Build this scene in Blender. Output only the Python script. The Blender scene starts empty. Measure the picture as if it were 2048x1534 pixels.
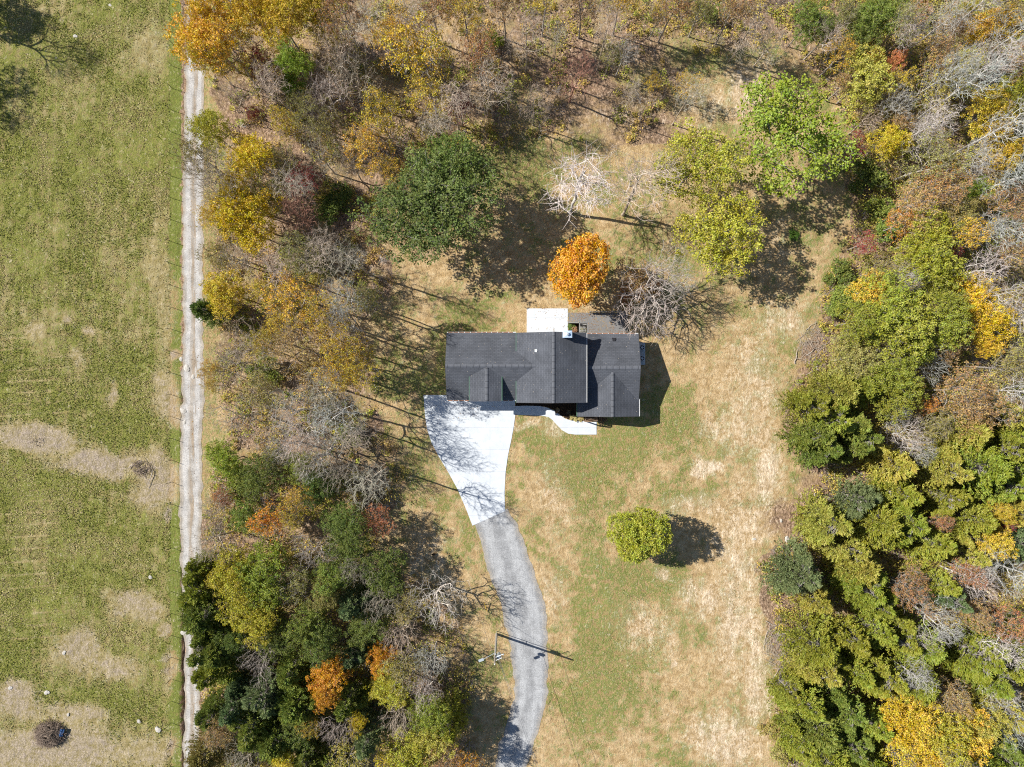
import bpy, bmesh, math, random
import numpy as np
from mathutils import Vector, Matrix
R = math.radians
scene = bpy.context.scene
C = scene.collection

# ------------------------------------------------------------------ camera, sky, sun, exposure
CAM_H, MPP = 105.0, 0.075          # flight height and metres per photo pixel on the ground
cam = bpy.data.cameras.new('camera'); co = bpy.data.objects.new('camera', cam); C.objects.link(co)
co.location = (0, 0, CAM_H); co.rotation_euler = (0, 0, 0)
cam.sensor_width = 36.0; cam.lens = 36.0 * (CAM_H / MPP) / 2048.0
cam.clip_start = 1.0; cam.clip_end = 2000.0
scene.camera = co
SUN_EL, SUN_DX, SUN_DY = R(43), 0.946, -0.324      # shadows fall to +x, slightly -y
w = bpy.data.worlds.new('World'); scene.world = w; w.use_nodes = True
nt = w.node_tree; nt.nodes.clear()
sky = nt.nodes.new('ShaderNodeTexSky'); sky.sky_type = 'NISHITA'; sky.sun_disc = False
sky.sun_elevation = SUN_EL; sky.sun_rotation = math.atan2(-SUN_DX, -SUN_DY)
sky.air_density = 1.0; sky.dust_density = 0.6; sky.ozone_density = 2.5
bg = nt.nodes.new('ShaderNodeBackground'); bg.inputs['Strength'].default_value = 0.072
wo = nt.nodes.new('ShaderNodeOutputWorld')
nt.links.new(sky.outputs[0], bg.inputs[0]); nt.links.new(bg.outputs[0], wo.inputs[0])
sl = bpy.data.lights.new('sun', 'SUN'); sl.energy = 5.0; sl.angle = R(0.5); sl.color = (1.0, 0.965, 0.90)
so = bpy.data.objects.new('sun', sl); C.objects.link(so)
d = Vector((SUN_DX * math.cos(SUN_EL), SUN_DY * math.cos(SUN_EL), -math.sin(SUN_EL)))
so.rotation_euler = d.to_track_quat('-Z', 'Y').to_euler(); so.location = (-60, 20, 60)
scene.view_settings.view_transform = 'Standard'; scene.view_settings.look = 'None'
scene.view_settings.gamma = 1.0; scene.view_settings.exposure = 0.60
scene.cycles.pixel_filter_type = 'BLACKMAN_HARRIS'; scene.cycles.filter_width = 1.1; scene.cycles.use_denoising = False
scene.cycles.max_bounces = 4; scene.cycles.diffuse_bounces = 3; scene.cycles.transparent_max_bounces = 4

# ------------------------------------------------------------------ helpers
def W(px, py, z=0.0):                       # photo plan position of something at height z -> metres
    k = MPP * (1 - z / CAM_H)
    return ((px - 1024) * k, (767 - py) * k)
def tag(o, label=None, cat=None, group=None, kind=None):
    if label: o['label'] = label
    if cat: o['category'] = cat
    if group: o['group'] = group
    if kind: o['kind'] = kind
    return o
def empty(name, loc=(0, 0, 0), rz=0.0):
    o = bpy.data.objects.new(name, None); C.objects.link(o); o.location = loc; o.rotation_euler = (0, 0, rz)
    o.empty_display_size = 0.5
    return o
def link(name, me, mat=None, parent=None):
    if mat is not None and not me.materials: me.materials.append(mat)
    o = bpy.data.objects.new(name, me); C.objects.link(o)
    if parent is not None: o.parent = parent
    return o
def mesh_np(name, V, F, attrs=None, smooth=False, faceattrs=None):
    V = np.asarray(V, dtype=np.float32); F = np.asarray(F, dtype=np.int32)
    n = F.shape[1]
    me = bpy.data.meshes.new(name)
    me.vertices.add(len(V)); me.vertices.foreach_set('co', V.ravel())
    me.loops.add(F.size); me.loops.foreach_set('vertex_index', F.ravel())
    me.polygons.add(len(F)); me.polygons.foreach_set('loop_start', np.arange(0, F.size, n, dtype=np.int32))
    if smooth: me.polygons.foreach_set('use_smooth', np.ones(len(F), dtype=bool))
    me.update(calc_edges=True)
    for k, a in (attrs or {}).items():
        at = me.attributes.new(k, 'FLOAT_COLOR', 'POINT'); at.data.foreach_set('color', np.asarray(a, dtype=np.float32).ravel())
    for k, a in (faceattrs or {}).items():
        a = np.asarray(a, dtype=np.float32)
        if a.ndim == 1:
            at = me.attributes.new(k, 'FLOAT', 'FACE'); at.data.foreach_set('value', a)
        else:
            at = me.attributes.new(k, 'FLOAT_COLOR', 'FACE'); at.data.foreach_set('color', a.ravel())
    return me
class MB:
    def __init__(s): s.bm = bmesh.new(); s.uv = s.bm.loops.layers.uv.new('UVMap')
    def box(s, c, d, rz=0.0, rx=0.0, ry=0.0):
        m = Matrix.Translation(c) @ Matrix.Rotation(rz, 4, 'Z') @ Matrix.Rotation(ry, 4, 'Y') @ Matrix.Rotation(rx, 4, 'X') @ Matrix.Diagonal((d[0], d[1], d[2], 1))
        bmesh.ops.create_cube(s.bm, size=1.0, matrix=m); return s
    def bx(s, x0, x1, y0, y1, z0, z1): return s.box(((x0+x1)/2, (y0+y1)/2, (z0+z1)/2), (abs(x1-x0), abs(y1-y0), abs(z1-z0)))
    def tube(s, p, q, r, r2=None, n=10, caps=True):
        p = Vector(p); q = Vector(q); dd = q - p; L = dd.length
        m = Matrix.Translation((p+q)/2) @ dd.to_track_quat('Z', 'Y').to_matrix().to_4x4()
        bmesh.ops.create_cone(s.bm, cap_ends=caps, segments=n, radius1=r, radius2=r if r2 is None else r2, depth=L, matrix=m); return s
    def poly(s, pts, uvs=None):
        vs = [s.bm.verts.new(p) for p in pts]; f = s.bm.faces.new(vs)
        if uvs:
            for l, u in zip(f.loops, uvs): l[s.uv].uv = u
        return f
    def slab(s, pts, uvs, t):                # sloped slab: top polygon with uv, underside and edges
        s.poly(pts, uvs)
        lo = [(p[0], p[1], p[2]-t) for p in pts]
        s.poly(lo[::-1])
        n = len(pts)
        for i in range(n):
            j = (i+1) % n; s.poly([pts[j], pts[i], lo[i], lo[j]])
    def prism(s, xy, z0, z1):
        a = sum(xy[i][0]*xy[(i+1) % len(xy)][1]-xy[(i+1) % len(xy)][0]*xy[i][1] for i in range(len(xy)))
        if a < 0: xy = xy[::-1]
        s.slab([(x, y, z1) for x, y in xy], [(x, y) for x, y in xy], z1-z0)
    def sphere(s, c, r, sub=2, sc=(1, 1, 1), jit=0.0, rng=None):
        g = bmesh.ops.create_icosphere(s.bm, subdivisions=sub, radius=1.0)
        for v in g['verts']:
            k = 1 + (rng.uniform(-jit, jit) if jit else 0)
            v.co = Vector((c[0]+v.co.x*r*sc[0]*k, c[1]+v.co.y*r*sc[1]*k, c[2]+v.co.z*r*sc[2]*k))
    def build(s, name, mat, parent=None, smooth=False):
        me = bpy.data.meshes.new(name); s.bm.normal_update(); s.bm.to_mesh(me); s.bm.free()
        if smooth: me.polygons.foreach_set('use_smooth', [True]*len(me.polygons))
        me.materials.append(mat)
        return link(name, me, None, parent)

# numpy value noise
def _vn(x, y, seed):
    xi = np.floor(x).astype(np.int64); yi = np.floor(y).astype(np.int64); fx = x-xi; fy = y-yi
    fx = fx*fx*(3-2*fx); fy = fy*fy*(3-2*fy)
    def h(a, b):
        n = (a*374761393 + b*668265263 + seed*1442695041) & 0xffffffff
        n = ((n ^ (n >> 13)) * 1274126177) & 0xffffffff
        return ((n ^ (n >> 16)) & 0xffff)/65535.0
    a = h(xi, yi); b = h(xi+1, yi); c = h(xi, yi+1); e = h(xi+1, yi+1)
    return (a*(1-fx)+b*fx)*(1-fy)+(c*(1-fx)+e*fx)*fy
def fbm(x, y, scale, seed, octs=4):
    v = 0; amp = 0.5; tot = 0
    for o in range(octs):
        v = v + amp*_vn(x/scale*2**o+o*17.3, y/scale*2**o-o*9.1, seed+o); tot += amp; amp *= 0.5
    return v/tot
def inpoly(x, y, P):
    r = np.zeros(x.shape, bool); n = len(P)
    for i in range(n):
        x0, y0 = P[i]; x1, y1 = P[(i+1) % n]
        if y0 == y1: continue
        c = ((y0 > y) != (y1 > y)) & (x < (x1-x0)*(y-y0)/(y1-y0)+x0)
        r ^= c
    return r
def sstep(a, b, x):
    t = np.clip((x-a)/(b-a), 0, 1); return t*t*(3-2*t)

# ------------------------------------------------------------------ materials
class NT:
    def __init__(s, name):
        s.m = bpy.data.materials.new(name); s.m.use_nodes = True; s.t = s.m.node_tree; s.t.nodes.clear()
        s.out = s.t.nodes.new('ShaderNodeOutputMaterial')
    def n(s, typ, ins=None, **kw):
        x = s.t.nodes.new(typ)
        for k, v in kw.items(): setattr(x, k, v)
        for k, v in (ins or {}).items():
            if hasattr(v, 'is_output') or isinstance(v, bpy.types.NodeSocket): s.t.links.new(v, x.inputs[k])
            else: x.inputs[k].default_value = v
        return x
    def attr(s, name): return s.n('ShaderNodeAttribute', attribute_name=name)
    def noise(s, vec, scale, detail=3.0, rough=0.6): return s.n('ShaderNodeTexNoise', {'Vector': vec, 'Scale': scale, 'Detail': detail, 'Roughness': rough}).outputs[0]
    def mr(s, v, a, b, c=0.0, e=1.0): return s.n('ShaderNodeMapRange', {0: v, 1: a, 2: b, 3: c, 4: e}).outputs[0]
    def math(s, op, a, b=0.0, c=0.0):
        x = s.n('ShaderNodeMath', {0: a, 1: b, 2: c}, operation=op); return x.outputs[0]
    def mix(s, f, a, b, bt='MIX'):
        x = s.n('ShaderNodeMix', None, data_type='RGBA', blend_type=bt)
        for k, v in ((0, f), (6, a), (7, b)):
            if isinstance(v, bpy.types.NodeSocket): s.t.links.new(v, x.inputs[k])
            else: x.inputs[k].default_value = v
        return x.outputs[2]
    def scale(s, col, f):                    # colour * scalar socket
        x = s.n('ShaderNodeVectorMath', {0: col}, operation='SCALE'); s.t.links.new(f, x.inputs['Scale']); return x.outputs[0]
    def surf(s, color, rough=0.9, metal=0.0, normal=None, spec=0.2):
        ins = {'Base Color': color, 'Roughness': rough, 'Metallic': metal, 'Specular IOR Level': spec}
        if normal is not None: ins['Normal'] = normal
        b = s.n('ShaderNodeBsdfPrincipled', ins); s.t.links.new(b.outputs[0], s.out.inputs[0]); return s.m
    def bump(s, h, dist=0.05, st=1.0): return s.n('ShaderNodeBump', {'Height': h, 'Distance': dist, 'Strength': st}).outputs[0]
def c4(r, g, b): return (r, g, b, 1.0)

def mat_simple(name, col, rough=0.8, metal=0.0, nscale=6.0, var=0.15, bump=0.0, spec=0.3):
    t = NT(name); P = t.n('ShaderNodeTexCoord').outputs['Object']
    n = t.noise(P, nscale, 4.0)
    cc = t.scale(c4v(t, col), t.mr(n, 0.25, 0.75, 1-var, 1+var))
    nm = t.bump(n, bump) if bump else None
    return t.surf(cc, rough, metal, nm, spec)
def c4v(t, col):
    x = t.n('ShaderNodeRGB'); x.outputs[0].default_value = c4(*col); return x.outputs[0]

def mat_leaf():
    t = NT('leaf'); oc = t.n('ShaderNodeObjectInfo')
    lv = t.attr('lv').outputs['Fac']; lc = t.attr('lc').outputs['Fac']
    hs = t.n('ShaderNodeHueSaturation', {'Color': oc.outputs['Color'], 'Hue': t.mr(lc, 0, 1, 0.468, 0.532), 'Saturation': t.mr(lv, 0, 1, 1.12, 0.85), 'Value': t.mr(lv, 0, 1, 0.50, 1.62)})
    df = t.n('ShaderNodeBsdfDiffuse', {'Color': hs.outputs[0], 'Roughness': 0.6})
    tr = t.n('ShaderNodeBsdfTranslucent', {'Color': hs.outputs[0]})
    mx = t.n('ShaderNodeMixShader', {0: 0.28, 1: df.outputs[0], 2: tr.outputs[0]})
    t.t.links.new(mx.outputs[0], t.out.inputs[0]); return t.m
def mat_bark():
    t = NT('bark'); oc = t.n('ShaderNodeObjectInfo'); P = t.n('ShaderNodeTexCoord').outputs['Object']
    n = t.noise(P, 3.0, 4.0)
    cc = t.scale(oc.outputs['Color'], t.mr(n, 0.25, 0.75, 0.6, 1.3))
    return t.surf(cc, 0.9, 0, t.bump(n, 0.02))
def mat_cover():
    t = NT('ground_cover_card'); a = t.attr('cc')
    df = t.n('ShaderNodeBsdfDiffuse', {'Color': a.outputs['Color']}); tr = t.n('ShaderNodeBsdfTranslucent', {'Color': a.outputs['Color']})
    mx = t.n('ShaderNodeMixShader', {0: 0.2, 1: df.outputs[0], 2: tr.outputs[0]})
    t.t.links.new(mx.outputs[0], t.out.inputs[0]); return t.m
def mat_ground():
    t = NT('ground_soil_grass'); G = t.n('ShaderNodeNewGeometry').outputs['Position']
    A = t.n('ShaderNodeSeparateColor', {0: t.attr('zone').outputs['Color']})
    B = t.n('ShaderNodeSeparateColor', {0: t.attr('zone2').outputs['Color']})
    green, bare, litter = A.outputs[0], A.outputs[1], A.outputs[2]
    past, rock, mulch = B.outputs[0], B.outputs[1], B.outputs[2]
    st = t.n('ShaderNodeMapping', {'Vector': G, 'Scale': (1.0, 0.55, 1.0)}).outputs[0]
    nf = t.noise(st, 3.4, 5.0, 0.85); nm_ = t.noise(G, 1.0, 5.0, 0.72); nb = t.noise(G, 0.16, 3.0, 0.5); nx = t.noise(G, 7.5, 3.0, 0.9)
    gcol = t.mix(nb, c4(0.130, 0.175, 0.036), c4(0.205, 0.220, 0.055))
    gp = t.mix(t.mr(nx, 0.4, 0.6), c4(0.125, 0.155, 0.030), c4(0.255, 0.245, 0.062)); gcol = t.mix(past, gcol, gp)
    dcol = t.mix(t.mr(nm_, 0.38, 0.62), c4(0.37, 0.25, 0.118), c4(0.60, 0.44, 0.248))
    dp = t.mix(t.mr(nm_, 0.38, 0.62), c4(0.27, 0.215, 0.085), c4(0.43, 0.35, 0.19)); dcol = t.mix(past, dcol, dp)
    thr = t.math('SUBTRACT', 1.0, green)
    sel = t.math('ADD', t.math('MULTIPLY', nf, 0.62), t.math('MULTIPLY', nm_, 0.38))
    s1 = t.mr(sel, 0.39, 0.61)
    gm = t.mr(t.math('SUBTRACT', s1, thr), -0.20, 0.20)
    col = t.mix(gm, dcol, gcol)
    lcol = t.mix(t.mr(nf, 0.38, 0.62), c4(0.13, 0.083, 0.05), c4(0.47, 0.32, 0.215))
    lm = t.mr(t.math('ADD', litter, t.math('MULTIPLY', t.math('SUBTRACT', nm_, 0.5), 1.6)), 0.25, 0.75)
    col = t.mix(lm, col, lcol)
    bcol = t.mix(t.mr(t.noise(t.n('ShaderNodeMapping', {'Vector': G, 'Scale': (1.0, 0.28, 1.0)}).outputs[0], 1.1, 6.0, 0.75), 0.38, 0.62), c4(0.45, 0.335, 0.205), c4(0.84, 0.70, 0.53))
    bm_ = t.mr(t.math('ADD', bare, t.math('MULTIPLY', t.math('SUBTRACT', sel, 0.5), 3.4)), 0.12, 0.62)
    col = t.mix(bm_, col, bcol)
    rcol = t.mix(t.mr(nx, 0.38, 0.62), c4(0.215, 0.165, 0.12), c4(0.47, 0.39, 0.31))
    col = t.mix(t.mr(t.math('ADD', rock, t.math('MULTIPLY', t.math('SUBTRACT', sel, 0.5), 3.2)), 0.18, 0.75), col, rcol)
    mc = t.mix(nf, c4(0.02, 0.014, 0.010), c4(0.07, 0.045, 0.03))
    col = t.mix(t.mr(mulch, 0.4, 0.6), col, mc)
    tex = t.math('ADD', t.math('MULTIPLY', nf, 0.5), t.math('MULTIPLY', nx, 0.5))
    col = t.scale(col, t.mr(tex, 0.36, 0.64, 0.60, 1.36))
    h = t.math('ADD', t.math('MULTIPLY', nf, 1.0), t.math('MULTIPLY', nm_, 0.8))
    return t.surf(col, 1.0, 0, t.bump(h, 0.22, 1.0), 0.0)
def mat_gravel(name, edge, mid, track, leafy):
    t = NT(name); G = t.n('ShaderNodeNewGeometry').outputs['Position']
    uv = t.n('ShaderNodeUVMap').outputs[0]; sx = t.n('ShaderNodeSeparateXYZ', {0: uv})
    u = sx.outputs[0]
    n1 = t.noise(G, 6.0, 4.0, 0.8); n2 = t.noise(G, 0.7, 4.0, 0.6); n3 = t.noise(t.n('ShaderNodeMapping', {'Vector': G, 'Scale': (1.2, 0.12, 1)}).outputs[0], 1.6, 4.0, 0.6)
    uu = t.math('ADD', u, t.math('MULTIPLY', t.math('SUBTRACT', n3, 0.5), 0.5))
    def band(c, wd): return t.mr(t.math('ABSOLUTE', t.math('SUBTRACT', uu, c)), wd, wd*0.35, 0, 1)
    tr = t.math('MAXIMUM', band(0.27, 0.17), band(0.74, 0.17))
    col = t.mix(n2, c4(*edge), c4(*mid)); col = t.mix(tr, col, c4(*track))
    lf = t.math('MULTIPLY', band(0.50, 0.13), t.mr(t.math('ADD', n3, t.math('MULTIPLY', n1, 0.6)), 0.72, 0.88))
    col = t.mix(t.math('MULTIPLY', lf, leafy*0.75), col, c4(0.30, 0.225, 0.15))
    eg = t.mr(t.math('ADD', t.math('ABSOLUTE', t.math('SUBTRACT', u, 0.5)), t.math('MULTIPLY', t.math('SUBTRACT', n1, 0.5), 0.7)), 0.38, 0.5)
    col = t.mix(t.math('MULTIPLY', eg, 0.55), col, c4(0.36, 0.29, 0.20))
    col = t.scale(col, t.math('MULTIPLY', t.mr(n1, 0.36, 0.64, 0.68, 1.25), t.mr(n2, 0.35, 0.65, 0.84, 1.12)))
    return t.surf(col, 1.0, 0, t.bump(n1, 0.04), 0.0)
def mat_concrete():
    t = NT('broomed_concrete'); G = t.n('ShaderNodeNewGeometry').outputs['Position']
    n = t.noise(G, 0.8, 5.0, 0.65); nf = t.noise(G, 14.0, 3.0)
    col = t.mix(t.mr(n, 0.40, 0.62), c4(0.53, 0.56, 0.59), c4(0.59, 0.62, 0.65))
    br = t.n('ShaderNodeTexBrick', {'Vector': G, 'Color1': c4(1, 1, 1), 'Color2': c4(0.985, 0.985, 0.985), 'Mortar': c4(0.72, 0.72, 0.73), 'Scale': 1.0, 'Mortar Size': 0.02, 'Brick Width': 3.3, 'Row Height': 3.3}, offset=0.0)
    col = t.mix(1.0, col, br.outputs[0], 'MULTIPLY')
    return t.surf(t.scale(col, t.mr(nf, 0.3, 0.7, 0.97, 1.02)), 0.95, 0, t.bump(nf, 0.004), 0.1)
def mat_shingle():
    t = NT('asphalt_shingles'); uv = t.n('ShaderNodeUVMap').outputs[0]; G = t.n('ShaderNodeNewGeometry').outputs['Position']
    br = t.n('ShaderNodeTexBrick', {'Vector': uv, 'Color1': c4(0.074, 0.079, 0.091), 'Color2': c4(0.088, 0.093, 0.106), 'Mortar': c4(0.050, 0.054, 0.063), 'Scale': 1.0, 'Mortar Size': 0.022, 'Mortar Smooth': 0.3, 'Bias': 0.0, 'Brick Width': 0.55, 'Row Height': 0.24}, offset=0.5)
    n = t.noise(G, 22.0, 3.0, 0.8); n2 = t.noise(G, 0.5, 3.0)
    vor = t.n('ShaderNodeTexVoronoi', {'Vector': G, 'Scale': 1.7, 'Randomness': 1.0})
    speck = t.mr(vor.outputs['Distance'], 0.085, 0.05)
    col = t.scale(br.outputs[0], t.math('MULTIPLY', t.mr(n, 0.3, 0.7, 0.6, 1.5), t.mr(n2, 0.35, 0.65, 0.84, 1.16)))
    col = t.mix(speck, col, c4(0.42, 0.36, 0.28))
    return t.surf(col, 0.92, 0, t.bump(br.outputs['Fac'], -0.012, 0.4), 0.25)
def mat_boards(name, col, axis=1, pitch=0.15, dark=0.45, rough=0.8):
    t = NT(name); P = t.n('ShaderNodeTexCoord').outputs['Object']; s = t.n('ShaderNodeSeparateXYZ', {0: P}).outputs[axis]
    fr = t.math('FRACT', t.math('DIVIDE', s, pitch)); gap = t.mr(t.math('ABSOLUTE', t.math('SUBTRACT', fr, 0.5)), 0.40, 0.48)
    n = t.noise(P, 3.0, 4.0)
    c = t.scale(c4v(t, col), t.mr(n, 0.3, 0.7, 0.85, 1.15)); c = t.mix(gap, c, c4(col[0]*dark, col[1]*dark, col[2]*dark))
    return t.surf(c, rough, 0, t.bump(gap, -0.01))

M = {}
M['leaf'] = mat_leaf(); M['bark'] = mat_bark(); M['cover'] = mat_cover(); M['ground'] = mat_ground()
M['lane'] = mat_gravel('pale_lane_gravel', (0.32, 0.285, 0.24), (0.39, 0.36, 0.325), (0.45, 0.43, 0.405), 1.0)
M['gravel'] = mat_gravel('grey_drive_gravel', (0.26, 0.262, 0.265), (0.32, 0.322, 0.325), (0.375, 0.378, 0.38), 0.0)
M['concrete'] = mat_concrete(); M['shingle'] = mat_shingle()
M['ridge'] = mat_boards('ridge_cap_shingle', (0.118, 0.124, 0.14), 0, 0.9, 0.55)
M['ridge_y'] = mat_boards('ridge_cap_shingle_lengthwise', (0.105, 0.11, 0.123), 1, 0.9, 0.55)
M['siding'] = mat_boards('lap_siding', (0.62, 0.61, 0.58), 2, 0.18, 0.6)
M['trim'] = mat_simple('white_trim', (0.74, 0.74, 0.72), 0.6)
M['flash'] = mat_simple('green_tinted_drip_edge', (0.13, 0.26, 0.17), 0.5)
M['gutter'] = mat_simple('gutter_aluminium', (0.70, 0.70, 0.68), 0.5, 0.3)
M['gutleaf'] = mat_simple('wet_gutter_leaves', (0.26, 0.11, 0.05), 0.95, 0, 3.0, 0.6)
M['stone'] = mat_simple('chimney_stone', (0.34, 0.32, 0.30), 0.9, 0, 3.0, 0.4, 0.03)
M['fascia'] = mat_simple('dark_fascia', (0.10, 0.10, 0.11), 0.6)
M['film'] = mat_simple('shiny_chase_cover', (0.55, 0.68, 0.82), 0.35, 0.3, 2.0, 0.2)
M['black'] = mat_simple('black_plastic', (0.022, 0.022, 0.025), 0.5)
M['glass'] = mat_simple('window_glass', (0.04, 0.05, 0.06), 0.08, 0.0, 1.0, 0.05, 0, 0.8)
M['deck'] = mat_boards('grey_deck_boards', (0.21, 0.205, 0.20), 1, 0.145, 0.35)
M['deckwood'] = mat_simple('grey_stained_timber', (0.26, 0.255, 0.24), 0.8)
M['timber'] = mat_simple('brown_timber', (0.20, 0.135, 0.09), 0.8, 0, 5.0, 0.3)
M['acmetal'] = mat_simple('ac_cabinet_metal', (0.50, 0.53, 0.54), 0.5, 0.3)
M['polewood'] = mat_simple('weathered_pole_wood', (0.36, 0.31, 0.25), 0.9, 0, 8.0, 0.3)
M['galv'] = mat_simple('galvanised_steel', (0.55, 0.60, 0.62), 0.45, 0.5)
M['wire'] = mat_simple('fence_steel', (0.07, 0.055, 0.04), 0.7, 0.3)
M['cable'] = mat_simple('cable_jacket', (0.16, 0.16, 0.17), 0.5)
M['rock'] = mat_simple('pale_limestone', (0.44, 0.41, 0.365), 0.95, 0, 3.0, 0.25, 0.05)
M['tarp'] = mat_simple('blue_tarp', (0.06, 0.14, 0.30), 0.6, 0, 4.0, 0.3)
M['deadwood'] = mat_simple('dead_wood', (0.36, 0.31, 0.26), 0.95, 0, 6.0, 0.35)
M['brushwood'] = mat_simple('brush_wood', (0.25, 0.19, 0.145), 0.95, 0, 2.5, 0.45)
M['yellow'] = mat_simple('yellow_plastic', (0.65, 0.42, 0.05), 0.5)

# ------------------------------------------------------------------ plan outlines, in photo pixels on the ground
LANE = [(392, -500, 38), (394, -60, 38), (393, 60, 40), (391, 130, 40), (389, 250, 40), (387, 350, 41), (385, 512, 42), (387, 600, 40), (386, 700, 42), (385, 800, 44), (383, 900, 44), (382, 1000, 46),
        (382, 1100, 42), (384, 1200, 36), (386, 1300, 32), (384, 1400, 32), (383, 1500, 30), (382, 1600, 30), (380, 2100, 30)]
DRIVE = [(983, 1030, 74), (1000, 1072, 84), (1016, 1120, 86), (1028, 1160, 84), (1042, 1200, 86), (1052, 1240, 82), (1058, 1290, 76), (1061, 1340, 70), (1062, 1385, 66),
         (1050, 1440, 62), (1032, 1490, 64), (1018, 1540, 66), (1004, 1620, 66), (980, 1800, 66), (960, 2100, 66)]
PAD = [(847, 790), (897, 790), (897, 768), (1030, 768), (1030, 812), (1031, 826), (1028, 850), (1023, 878), (1016, 910), (1011, 945), (1009, 985), (1010, 1022), (945, 1051),
       (931, 1015), (915, 978), (897, 945), (877, 912), (863, 885), (854, 858), (850, 830)]
WALK = [(1030.5, 812), (1052, 811.5), (1078, 812), (1094, 815), (1108, 821), (1120, 830), (1130, 837), (1142, 841), (1156, 842), (1193, 842), (1193, 869), (1150, 869), (1136, 867), (1124, 860), (1114, 850),
        (1105, 840), (1097, 834), (1085, 831.5), (1044, 830), (1031, 829)]
PATIO = [(1053.5, 617), (1135.5, 617), (1135.5, 667), (1053.5, 667)]
WOODS = [[(428, -400), (1400, -400), (1640, 60), (1480, 90), (1390, 110), (1330, 200), (1400, 290), (1200, 300), (1120, 270), (1020, 300), (900, 330), (820, 300), (780, 380), (760, 470), (780, 560), (740, 640), (760, 720),
          (740, 800), (800, 900), (840, 960), (770, 1040), (760, 1110), (900, 1180), (910, 1260), (930, 1330), (940, 1480), (960, 2000), (400, 2000), (402, 1060), (430, 960), (450, 840), (430, 700), (440, 560), (430, 480), (440, 300), (430, 160)],
         [(1500, -400), (1560, 100), (1640, 170), (1700, 250), (1710, 330), (1690, 420), (1670, 520), (1640, 620), (1640, 700), (1590, 760), (1570, 820), (1580, 900), (1640, 960), (1590, 1010), (1590, 1080), (1520, 1120), (1530, 1200),
          (1560, 1300), (1560, 1400), (1560, 1800), (2900, 1800), (2900, -400)]]
def ribbon_pts(path):
    P = []
    for i in range(len(path)-1):
        a, b = path[i], path[i+1]; n = max(2, int(math.hypot(b[0]-a[0], b[1]-a[1])/6))
        for k in range(n):
            s = k/n; P.append(tuple(a[j]*(1-s)+b[j]*s for j in range(3)))
    P.append(path[-1]); P = np.array(P, float)
    Q = P.copy()
    for _ in range(6): Q[1:-1] = (Q[:-2]+Q[1:-1]*2+Q[2:])/4
    return Q
LP = ribbon_pts(LANE); DP = ribbon_pts(DRIVE)

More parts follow.
